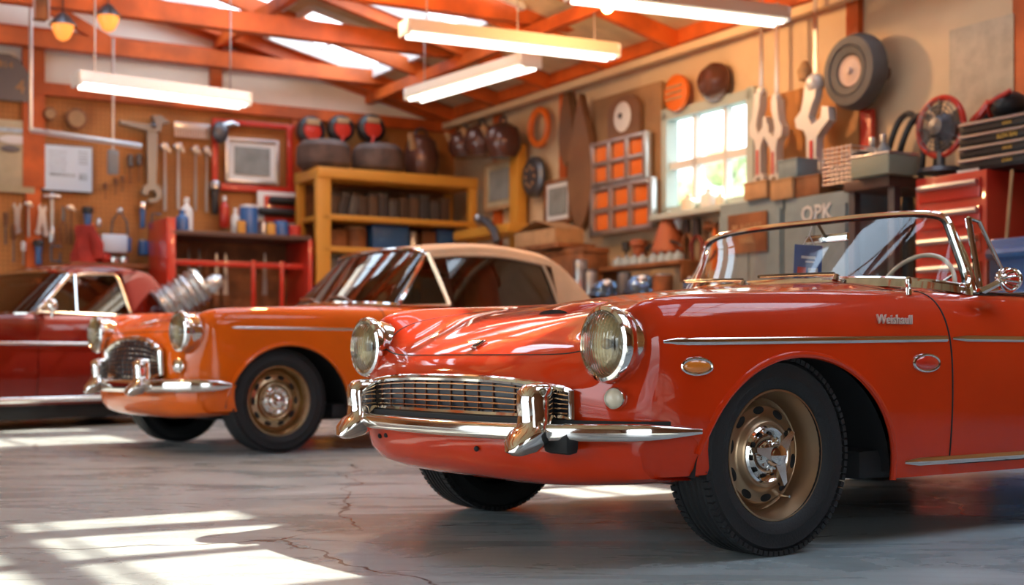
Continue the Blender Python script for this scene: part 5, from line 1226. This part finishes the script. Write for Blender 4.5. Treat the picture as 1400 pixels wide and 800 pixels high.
# cream lattice banner
loc, w, h, rz = rect('R', 1300, 30, 1386, 170, .05); o = MB().m(mat('tan_sheet', (.52, .42, .29), .8, noise=.1)).box((0, 0, h/2), (w, .02, h)).build('wall_chart', MATS['tan_sheet'], None, tuple(loc), rz); tag(o, 'faint tan wall chart high on the right above the black tool chest', 'chart')
# hoses
for k, (bb, lab) in enumerate((((1210, 152, 1264, 250), 'outer black hose loop beside the mesh fan'), ((1226, 158, 1284, 250), 'inner black hose loop nearest the mesh fan'))):
    loc, w, h, rz = rect('R', *bb, .12+.07*k); P = [(-w*.5, 0, 0), (-w*.44, 0, h*.45), (-w*.2, 0, h*.86), (w*.08, 0, h), (w*.34, 0, h*.86), (w*.46, 0, h*.5), (w*.4, 0, h*.05)]
    c_ = interp(list(range(7)), P, np.linspace(0, 6, 40)[:, None].ravel()) if False else [tuple(float(interp(range(7), [p[j] for p in P], [t])[0]) for j in range(3)) for t in np.linspace(0, 6, 40)]
    o = MB().m(blackp).tube(c_, .024, 8).build('hose_loop', blackp, None, (loc.x, loc.y, onwall('R', 1200, 248, .5).z), rz); tag(o, lab, 'hose', 'black hose loops on the right wall')
# shelf bench with things
loc, w, h, rz = rect('R', 1186, 246, 1238, 262, .5); zb = onwall('R', 1200, 248, .5).z
o = thing('dark_bench', 'high dark bench carrying bins and the fan on the right', 'bench', (loc.x, loc.y, 0), rz); MB().m(dtop).box((0, .15, zb-.04), (w*1.2, .7, .08), .01).build('top', dtop, o)
for xx in (-.52, .52):
    for yy in (-.12, .42): MB().m(dsteel).box((w*xx, yy, zb/2-.04), (.06, .06, zb-.08)).build('leg', dsteel, o)
def onb(bb, off, *a, **k): return on(put('R', bb, off, *a, **k), zb)
def T_basket(o, w, h, hm, sm):
    m = MB().m(hm)
    for k in range(9):
        z_ = h*(.04+.92*k/8); m.tube([(-w/2, -.12, z_), (w/2, -.12, z_), (w/2, .12, z_), (-w/2, .12, z_)], .006, 5, closed=True)
    for k in range(7):
        x_ = -w/2+w*k/6; m.cyl((x_, -.12, 0), (x_, -.12, h), .006, seg=5); m.cyl((x_, .12, 0), (x_, .12, h), .006, seg=5)
    m.build('wire', hm, o); MB().m(sm).box((0, 0, h*.3), (w*.8, .18, h*.5), .03).build('contents', sm, o)
onb((1142, 200, 1180, 252), .5, 'wire_basket', 'pale wire basket at the left end of the dark bench', 'basket', T_basket, alu, gsteel)
onb((1164, 206, 1188, 252), .40, 'vacuum_canister', 'dark purple-grey canister beside the wire basket', 'canister', T_can, mat('plum_plastic', (.10, .08, .12), .4), blackp)
for k, bb in enumerate(((1184, 184, 1202, 250), (1199, 182, 1217, 250))): onb(bb, .35, 'steel_flask', ['left of two tall grey flasks on the dark bench', 'right of two tall grey flasks on the dark bench'][k], 'flask', T_bottle, gsteel, steel, group='tall grey flasks')
onb((1184, 222, 1236, 252), .62, 'green_case', 'flat grey-green case at the front of the dark bench', 'case', T_box, mat('grey_green', (.26, .29, .22), .5), alu)
loc, w, h, rz = rect('R', 1256, 166, 1318, 240, .45); o = thing('mesh_fan', 'round mesh-guarded fan with a red rim beside the black tool chest', 'fan', (loc.x, loc.y, zb), rz); r_ = .20; zc_ = r_+.12
MB().m(redp).torus((0, 0, zc_), r_, .022, 'y', 40, 8).build('red_rim', redp, o)
m = MB().m(dsteel)
for k in range(1, 7): m.torus((0, -.05, zc_), r_*k/7, .004, 'y', 36, 5)
for k in range(12): m.cyl((0, -.05, zc_), (r_*math.cos(k*PI/6), -.02, zc_+r_*math.sin(k*PI/6)), .004, seg=5)
m.build('guard', steel, o); MB().m(dsteel).lathe([(.09, .12), (.1, .0), (.06, -.06), (0, -.07)], 'y', 24, c=(0, 0, zc_)).build('motor', dsteel, o)
m = MB().m(dsteel)
m = MB().m(blackp)
for k in range(4): a = k*PI/2+.3; m.prism([(.05*math.cos(a), zc_+.05*math.sin(a)), (r_*.9*math.cos(a-.35), zc_+r_*.9*math.sin(a-.35)), (r_*.9*math.cos(a+.35), zc_+r_*.9*math.sin(a+.35))], .0, .012)
m.build('blades', blackp, o); MB().m(dsteel).lathe([(.16, 0), (.15, .03), (.03, .05), (.03, .16)], 'z', 20).build('foot', dsteel, o)
# red tool chest + black tool chest
def chest(bb, off, dep, mt, drawers, name, label, base=None, handle=alu, hw=.86):
    loc, w, h, rz = rect('R', *bb, off); z0 = base if base is not None else loc.z; h = onwall('R', (bb[0]+bb[2])/2, bb[1], off).z-z0
    o = thing(name, label, 'tool chest', (loc.x, loc.y, z0), rz)
    MB().m(mt).box((0, dep/2, h/2), (w, dep, h), .012).build('carcass', mt, o)
    for (a, b_, c_) in drawers:
        d = MB().m(mt).box((0, -.008, h*(a+b_)/2), (w*hw, .02, h*(b_-a)), .006).build('drawer', mt, o)
        MB().m(handle).tube([(-w*hw*.48, -.035, h*(b_-.25*(b_-a))), (w*hw*.48, -.035, h*(b_-.25*(b_-a)))], h*(b_-a)*.16, 8).build('handle', handle, d)
    return o, loc, w, h
rc, loc, w, h = chest((1252, 238, 1349, 420), .62, .55, redp, [(.905-.052*0-.10*k, .975-.10*k, 0) for k in range(4)]+[(.38, .55, 0), (.18, .35, 0), (.02, .15, 0)], 'red_tool_chest', 'tall red tool chest with pale drawer handles behind the windscreen', base=0.)
MB().m(whitep).box((w*.0, -.022, h*.545), (w*.5, .01, h*.035)).build('label_plate', whitep, rc); MB().m(steel).lathe([(.03, 0), (.03, -.03), (.015, -.035)], 'y', 16, c=(w*.3, 0, h*.36)).build('lock', steel, rc); MB().m(whitep).box((w*.2, .1, h+.01), (w*.3, .14, .02)).build('paper', whitep, rc)
zrt = h
bc, loc2, w2, h2 = chest((1312, 158, 1424, 236), .58, .5, blackp, [(.77, .97, 0), (.53, .73, 0), (.29, .49, 0), (.05, .25, 0)], 'black_tool_chest', 'black four-drawer tool chest standing on the red tool chest', base=zrt+.005, handle=alu, hw=.96)
for k, tx in enumerate(('EXEX', 'BZN BAI', 'SALES', 'ZUNA')): text_mesh(tx, h2*(.13 if k == 1 else .09), .002, 'lettering', mat('yellow_print', (.7, .45, .08), .5), bc, (w2*.12, -.022, h2*(.83-.24*k)), (PI/2, 0, 0))
for bb, mt, lab, nm, dx in (((1330, 128, 1362, 158), redp, 'red and black angle grinder lying left on the black chest', 'angle_grinder', 0), ((1362, 118, 1400, 158), blackp, 'black helmet with red trim on the black chest', 'black_helmet', 0)):
    loc, w, h, rz = rect('R', *bb, .35); o = thing(nm, lab, nm.split('_')[-1], (loc.x, loc.y, zrt+h2+.01), rz)
    if nm == 'angle_grinder': MB().m(blackp).tube([(-w*.5, 0, h*.25), (0, 0, h*.35), (w*.4, 0, h*.75)], [.035, .05, .05]).build('body', blackp, o); MB().m(redp).tube([(-w*.3, -.04, h*.2), (w*.1, -.05, h*.5), (w*.42, -.04, h*.95)], .03).build('grip', redp, o); MB().m(steel).lathe([(.08, 0), (.08, .02)], 'z', 20, c=(-w*.42, 0, 0)).build('disc', steel, o)
    else: MB().m(mt).ball((0, 0, h*.5), 1, 20, 12, (w*.5, .15, h*.5)).build('shell', mt, o); MB().m(redp).tube([(-w*.5, -.05, h*.25), (-.05, -.15, h*.55), (w*.4, -.1, h*.9)], .018).build('trim', redp, o)
# blue drawers right, below
bd, l3, w3_, h3 = chest((1352, 322, 1470, 424), .75, .5, bluep, [(.8, .97, 0), (.6, .77, 0), (.4, .57, 0), (.2, .37, 0)], 'blue_tool_chest', 'blue drawer cabinet beside the red chest at the right edge', base=0., handle=bluep, hw=.94)
loc = onwall('R', 1352, 330, .82); o = thing('leaning_pole', 'thin pale pole leaning in front of the red and blue chests', 'pole', (loc.x, loc.y, 0)); top = onwall('R', 1384, 232, .68)
MB().m(cardb).tube([(0, 0, 0), tuple(top-Vector((loc.x, loc.y, 0)))], .012).build('pole', cardb, o); MB().m(dsteel).ball((0, 0, .02), .02, 10, 6).build('ferrule', dsteel, o)
# grey-blue cabinets
cab = mat('blue_grey_enamel', (.20, .27, .29), .45, noise=.06)
def cabinet(bb, off, dep, label, deco):
    loc, w, h, rz = rect('R', *bb, off); h = onwall('R', (bb[0]+bb[2])/2, bb[1], off).z; o = thing('steel_cabinet', label, 'cabinet', (loc.x, loc.y, 0), rz, 'blue-grey steel cabinets')
    MB().m(cab).box((0, dep/2, h/2), (w, dep, h), .012).build('carcass', cab, o)
    for sg in (-1, 1): d = MB().m(cab).box((sg*w*.245, -.008, h*.5), (w*.47, .02, h*.9), .006).build('door', cab, o); MB().m(steel).box((-sg*w*.18, -.02, 0), (.015, .02, .12)).build('handle', steel, d, (sg*w*.245, 0, h*.5))
    deco(o, w, h); return o, h, loc
c1, hc1, lc1 = cabinet((984, 274, 1070, 420), .6, .5, 'blue-grey steel cabinet with a brown notice, left one', lambda o, w, h: (MB().m(brownp).box((0, -.03, h*.86), (w*.62, .01, h*.17)).build('notice', brownp, o), text_mesh('BLAGUES', .09, .002, 'lettering', cardb, o, (0, -.037, h*.88), (PI/2, 0, 0)), text_mesh('HARL', .07, .002, 'lettering', cardb, o, (0, -.037, h*.83), (PI/2, 0, 0))))
c2, hc2, lc2 = cabinet((1073, 266, 1160, 420), .6, .5, 'blue-grey steel cabinet with white painted letters, right one', lambda o, w, h: text_mesh('OPK', .17, .003, 'lettering', whitep, o, (w*.05, -.025, h*.92), (PI/2, 0, 0)))
o = thing('wooden_crate', 'brown wooden crate standing on the lettered cabinet', 'crate', (0, 0, 0))
on(put('R', (1070, 238, 1100, 266), .5, 'cardboard_box', 'small cardboard box on the left of the lettered cabinet', 'box', T_box, cardb, cardb), hc2)
bpy.data.objects.remove(o)
on(put('R', (1102, 238, 1140, 266), .45, 'wooden_crate', 'dark brown crate on the lettered cabinet under the widest wrench', 'crate', T_box, brownp, brownp), hc2)
b = on(put('R', (1078, 214, 1104, 240), .5, 'blue_grey_tin', 'blue-grey square tin on top of the small cardboard box', 'tin', T_box, cab, cab), hc2+.235)
b.location.z = hc2+onwall('R', 1085, 238, .5).z-onwall('R', 1085, 266, .5).z+.0
on(put('R', (1035, 252, 1066, 276), .5, 'long_carton', 'flat cardboard carton on the left steel cabinet', 'carton', T_box, cardb, cardb), hc1)
# workbench under the organizers
zwb = 1.18
loc, w, h, rz = rect('R', 700, 400, 955, 420, .75); wb = thing('long_workbench', 'long dark workbench along the right wall behind the cars', 'workbench', (loc.x, loc.y, 0), rz)
MB().m(dtop).box((0, .3, zwb-.04), (w, .75, .08), .01).build('top', dtop, wb)
for xx in (-.48, 0, .48): MB().m(brownp).box((w*xx, .3, zwb/2-.04), (.08, .7, zwb-.08)).build('leg', brownp, wb)
MB().m(brownp).box((0, .3, .4), (w*.96, .66, .04)).build('lower_shelf', brownp, wb)
def onwb(bb, off, *a, **k): return on(put('R', bb, off, *a, **k), zwb)
onwb((756, 330, 815, 400), .45, 'wooden_cabinet', 'brown wooden cabinet on the workbench under the cardboard box', 'cabinet', T_box, brownp, brownp)
zz = onwall('R', 785, 330, .45).z
loc, w, h, rz = rect('R', 720, 303, 782, 336, .45); o = thing('open_carton', 'open cardboard carton with raised flaps beside the dark picture', 'carton', (loc.x, loc.y, loc.z), rz)
MB().m(cardb).box((0, 0, h*.3), (w*.9, .34, h*.6)).build('body', cardb, o)
for sg in (-1, 1): MB().m(cardb).add([(sg*w*.45, -.17, h*.6), (sg*w*.45, .17, h*.6), (sg*w*.02, .17, h*1.0), (sg*w*.02, -.17, h*1.0)], [(0, 1, 2, 3)]).build('flap', cardb, o)
sl = tag(MB().m(brownp).box((0, 0, -.03), (w*1.2, .45, .05), .01).build('carton_shelf', brownp, None, (loc.x, loc.y, loc.z-.005), rz), 'short brown wall shelf under the open carton', 'shelf')
# narrow jar shelf and jars
loc, w, h, rz = rect('R', 832, 362, 945, 367, .3); zj = loc.z+.04; o = thing('jar_shelf', 'low dark shelf with pale jars above the workbench', 'shelf', tuple(loc), rz); MB().m(brownp).box((0, 0, .02), (w, .26, .04), .006).build('board', brownp, o)
for xx in (-.49, .49): MB().m(brownp).box((w*xx, .0, -.08), (.03, .2, .16)).build('bracket', brownp, o)
where = ['first jar from the left', 'second jar from the left', 'third jar from the left', 'fourth jar from the left', 'fourth jar from the right', 'third jar from the right', 'second jar from the right', 'first jar from the right']
for k, px in enumerate((846, 857, 868, 879, 894, 905, 916, 927)):
    on(put('R', (px-5, 347, px+5, 362), .3, 'glass_jar', where[k]+' on the low dark shelf above the workbench', 'jar', T_bottle, mat('jar_blue', (.36, .46, .52), .15), steel, group='jars on the low shelf'), zj)
shelf2 = rect('R', 806, 345, 945, 350, .2)
# helmets / vices on the bench
for k, (bb, lab) in enumerate((((815, 380, 846, 402), 'left one of two shiny blue-grey domes on the workbench'), ((862, 376, 894, 402), 'right one of two shiny blue-grey domes on the workbench'))):
    loc, w, h, rz = rect('R', *bb, .75); bl = mat('blue_metal', (.10, .17, .30), .18, .8)
    o = thing('metal_dome', lab, 'dome', (loc.x, loc.y, zwb), rz, 'blue-grey domes on the workbench'); MB().m(bl).lathe([(w*.5, 0), (w*.5, h*.1), (w*.44, h*.2), (w*.42, h*.5), (w*.26, h*.9), (0, h)], 'z', 26).build('shell', bl, o); MB().m(chrome).ball((w*.2, -.05, h*.7), .05, 12, 8).build('knob', chrome, o)
for k, (bb, nm, lab, cat, mk, a, b_) in enumerate((
    ((788, 350, 799, 402), 'steel_cylinder', 'upright pale steel cylinder beside the wooden cabinet', 'cylinder', 'can', steel, steel),
    ((803, 365, 813, 402), 'steel_bolt', 'short steel bolt left of the blue domes', 'bolt', 'can', steel, dsteel),
    ((848, 372, 860, 402), 'dark_tin', 'dark tin between the two blue domes', 'tin', 'can', dsteel, dsteel),
    ((898, 378, 915, 402), 'brown_tin', 'brown tin right of the blue domes', 'tin', 'can', brownp, steel),
    ((938, 384, 952, 402), 'navy_bottle', 'navy bottle near the windscreen on the workbench', 'bottle', 'bottle', bluep, whitep),
    ((950, 374, 966, 402), 'brass_valve', 'orange-brown brass valve next to the windscreen corner', 'valve', 'bottle', mat('brass', (.5, .3, .1), .25, .9), chrome))):
    onwb(bb, .8, nm, lab, cat, KM[mk], a, b_)
# tools hanging below the organizers / window
for nm, bb, kind, hm, sm, lab in (
    ('wall_bar', (852, 330, 860, 362), 'driver', blackp, blackp, 'thin black bar hanging below the organizers'),
    ('leather_sheath', (866, 328, 880, 366), 'brush', mat('tan_leather', (.36, .10, .04), .6), MATS['tan_leather'], 'red-brown leather sheath hanging below the organizers'),
    ('spray_lance', (922, 296, 932, 340), 'driver', paleblue, alu, 'pale blue lance hanging under the window sill'),
    ('long_pliers', (933, 300, 946, 345), 'pliers', brownp, dsteel, 'brown-handled long pliers under the window sill'),
    ('long_tongs', (944, 298, 962, 356), 'pliers', mat('dark_red_steel', (.2, .04, .03), .4, .5), dsteel, 'dark red long tongs under the window, next to the pliers'),
    ('sledge_hammer', (966, 304, 990, 370), 'hammer', orangep, brownp, 'hammer with a bright orange handle beside the steel cabinet'),
    ('hand_axe', (1196, 264, 1212, 300), 'hammer', redp, dsteel, 'left of two red-handled axes under the dark bench'),
    ('hand_axe', (1212, 264, 1228, 300), 'hammer', redp, dsteel, 'right of two red-handled axes under the dark bench')):
    put('R', bb, .10, nm, lab, nm.split('_')[-1], KM[kind], hm, sm, group='tools hung on the right wall')
loc, w, h, rz = rect('R', 900, 300, 928, 348, .16); o = thing('leather_bag', 'tapered red-brown leather bag hanging under the window', 'bag', tuple(loc), rz)
MB().m(MATS['tan_leather']).lathe([(w*.45, 0), (w*.5, h*.08), (w*.36, h*.6), (w*.24, h*.9), (w*.2, h)], 'z', 18).build('bag', MATS['tan_leather'], o); MB().m(blackp).tube([(-w*.2, 0, h), (0, 0, h*1.2), (w*.2, 0, h)], .012).build('strap', blackp, o)
for k, (bb, lab) in enumerate((((884, 330, 930, 350), 'thin black cable arc under the leather bag'), ((930, 325, 978, 362), 'hanging black cable loop under the long tongs'))):
    loc, w, h, rz = rect('R', *bb, .22); sgn_ = 1 if k == 0 else -1; o = MB().m(blackp).tube([(w*.5*math.cos(t), 0, h*.5+sgn_*h*.5*math.sin(t)) for t in np.linspace(0, PI, 20)], .014, 7).build('hanging_cable', blackp, None, tuple(loc), rz); tag(o, lab, 'cable', 'black cables under the window')
loc, w, h, rz = rect('R', 655, 296, 690, 332, .62); o = thing('bent_pipe', 'bent grey pipe leaning in front of the yellow post', 'pipe', tuple(loc), rz)
MB().m(dsteel).tube([(-w*.5, 0, h), (-w*.2, 0, h*.85), (w*.1, 0, h*.45), (w*.2, 0, 0)], .045).build('pipe', dsteel, o); MB().m(steel).ball((-w*.5, 0, h), .06, 12, 8).build('end', steel, o)

# ================= LAMPS
tube_m = mat('lamp_tube', (1, 1, 1), .4, emit=(1, .93, .80), estr=3.2)
cfix = mat('lamp_enamel', (.62, .54, .42), .4)
def batten(p0, p1, label, wid=.22, up=4.2, k=None):
    p0, p1 = Vector(p0), Vector(p1); L_ = (p1-p0).length; rz = math.atan2(p1.y-p0.y, p1.x-p0.x); c = (p0+p1)/2
    o = thing('strip_light', label, 'light', tuple(c), rz, None); k = k or cfix
    MB().m(k).prism([(-wid/2, 0), (-wid*.36, .10), (wid*.36, .10), (wid/2, 0), (wid/2-.012, -.005), (0, .03), (-wid/2+.012, -.005)], -L_/2, L_/2, axis='x').build('housing', k, o)
    for sg in (-1, 1):
        t = MB().m(tube_m).lathe([(.0, -L_/2+.04), (.019, -L_/2+.04), (.019, L_/2-.04), (0, L_/2-.04)], 'x', 12, c=(0, sg*wid*.27, -.025)).build('tube', tube_m, o)
        MB().m(whitep).box((sg*L_/2, 0, .03), (.03, wid*.9, .12), .01).build('end_cap', whitep, o)
        MB().m(steel).cyl((sg*L_*.4, 0, .1), (sg*L_*.4, 0, up-c.z), .007, seg=6).build('hanger', steel, o)
    return o
    ld = bpy.data.lights.new('strip', 'AREA'); ld.shape = 'RECTANGLE'; ld.size = L_*.95; ld.size_y = wid; ld.energy = 34*L_; ld.color = (1, .86, .66)
    lo = bpy.data.objects.new('lamp_glow', ld); COL.objects.link(lo); lo.parent = o; lo.location = (0, 0, -.06)
    return o
batten((-.88, 11.07, 3.28), (.90, 11.95, 3.28), 'long strip light hung level in the upper middle')
batten((.43, 9.97, 3.28), (2.14, 10.7, 3.28), 'strip light at the top right of the middle, nearest the beam')
batten((-1.0, 13.8, 3.26), (.17, 12.2, 3.26), 'strip light pointing toward the corner, lowest in the middle', .26)
batten((-3.7, 11.5, 2.98), (-2.45, 12.46, 2.92), 'bluish white strip light in front of the white gable panel', k=mat('skylit_enamel', (.75, .80, .84), .3))  # housing coloured bluish for the skylight falling on it
# amber pendant lamps
for px, py, lab in ((148, 30, 'right one of two amber pendant lamps at upper left'), (86, 42, 'left one of two amber pendant lamps at upper left')):
    p = onwall('B', px, py, 2.2); o = thing('pendant_lamp', lab, 'lamp', tuple(p), 0, 'amber pendant lamps')
    MB().m(dsteel).lathe([(.03, .16), (.06, .13), (.115, .06), (.12, .045)], 'z', 24, cap=False).build('shade', dsteel, o)
    MB().m(mat('amber_bulb', (.8, .35, .08), .3, emit=(1, .30, .05), estr=.9)).lathe([(.10, .05), (.09, 0), (.055, -.07), (.02, -.09), (0, -.092)], 'z', 20, cap=False).build('bulb', MATS['amber_bulb'], o); MB().m(blackp).cyl((0, 0, .15), (0, 0, 4.6-p.z), .008, seg=6).build('cord', blackp, o)
p = onwall('B', 55, 20, 2.6); o = thing('duct_box', 'narrow hanging duct box with pale edges at the top left', 'duct', tuple(p), RZB)
MB().m(brownp).box((0, 0, .3), (.11, .11, .7), .01).build('duct', brownp, o)
for sg in (-1, 1): MB().m(alu).box((sg*.062, -.05, .3), (.018, .03, .7)).build('edge_strip', alu, o)

# warm lamps added near the roof to brighten ceiling and right wall
for p, lab in ((RM(1.7, 5.9, 3.4), 'added warm lamp under the beam high over the right wall'), (RM(3.4, 4.4, 3.75), 'added warm lamp between the strip lights'), (RM(7.2, 5.2, 4.0), 'added warm lamp over the red coupe')):
    o = thing('added_lamp', lab, 'lamp', tuple(p), 0, 'added warm lamps')
    MB().m(dsteel).lathe([(.02, .14), (.08, .12), (.085, .05)], 'z', 20, cap=False).build('cap', dsteel, o); MB().m(mat('added_bulb', (1, .6, .3), .3, emit=(1, .55, .22), estr=12)).ball((0, 0, 0), .05, 14, 10).build('bulb', MATS['added_bulb'], o)
    ld = bpy.data.lights.new('bulb', 'POINT'); ld.energy = 100; ld.color = (1, .55, .24); ld.shadow_soft_size = .08; lo = bpy.data.objects.new('added_warm_light', ld); COL.objects.link(lo); lo.parent = o; lo.location = (0, 0, -.07)
# ================================================================== light
w = bpy.data.worlds.new('sky'); SC.world = w; w.use_nodes = True; nt = w.node_tree; bg = nt.nodes['Background']
tc = nt.nodes.new('ShaderNodeTexCoord'); sp = nt.nodes.new('ShaderNodeSeparateXYZ'); r = nt.nodes.new('ShaderNodeValToRGB')
nt.links.new(tc.outputs['Generated'], sp.inputs[0]); nt.links.new(sp.outputs['Z'], r.inputs[0]); nt.links.new(r.outputs[0], bg.inputs[0])
e = r.color_ramp.elements; e[0].position = 0.; e[0].color = (.24, .25, .26, 1); e[1].position = 1.; e[1].color = (.62, .80, 1.0, 1)
x = e.new(.02); x.color = (.34, .40, .40, 1); x = e.new(.13); x.color = (.42, .50, .52, 1); x = e.new(.19); x.color = (.90, .95, 1.0, 1); x = e.new(.4); x.color = (.82, .92, 1.0, 1)
bg.inputs[1].default_value = 4.8
sd = Vector((.45, .55, .70)).normalized()
sun = bpy.data.objects.new('sun', bpy.data.lights.new('sun', 'SUN')); COL.objects.link(sun); sun.data.energy = 14; sun.data.angle = .012; sun.data.color = (1, .86, .66)
sun.rotation_euler = sd.to_track_quat('Z', 'Y').to_euler()
# ================================================================== camera, world
cam = bpy.data.objects.new('camera', bpy.data.cameras.new('camera')); COL.objects.link(cam)
cam.location = (0, 0, CH); cam.rotation_euler = (PI/2, 0, 0)
cd_ = cam.data; cd_.sensor_width = 36; cd_.lens = F/1400*36; cd_.shift_y = (HZ-400)/1400; cd_.shift_x = 0; cd_.clip_end = 200
cd_.dof.use_dof = True; cd_.dof.focus_distance = 4.25; cd_.dof.aperture_fstop = 2.4
SC.camera = cam
SC.view_settings.view_transform = 'Standard'; SC.view_settings.look = 'None'; SC.view_settings.exposure = .35; SC.view_settings.gamma = 1
SC.cycles.max_bounces = 8; SC.cycles.diffuse_bounces = 4; SC.cycles.glossy_bounces = 5; SC.cycles.transparent_max_bounces = 12; SC.cycles.sample_clamp_indirect = 6
SC.cycles.use_denoising = True
SC.cycles.caustics_reflective = False; SC.cycles.caustics_refractive = False
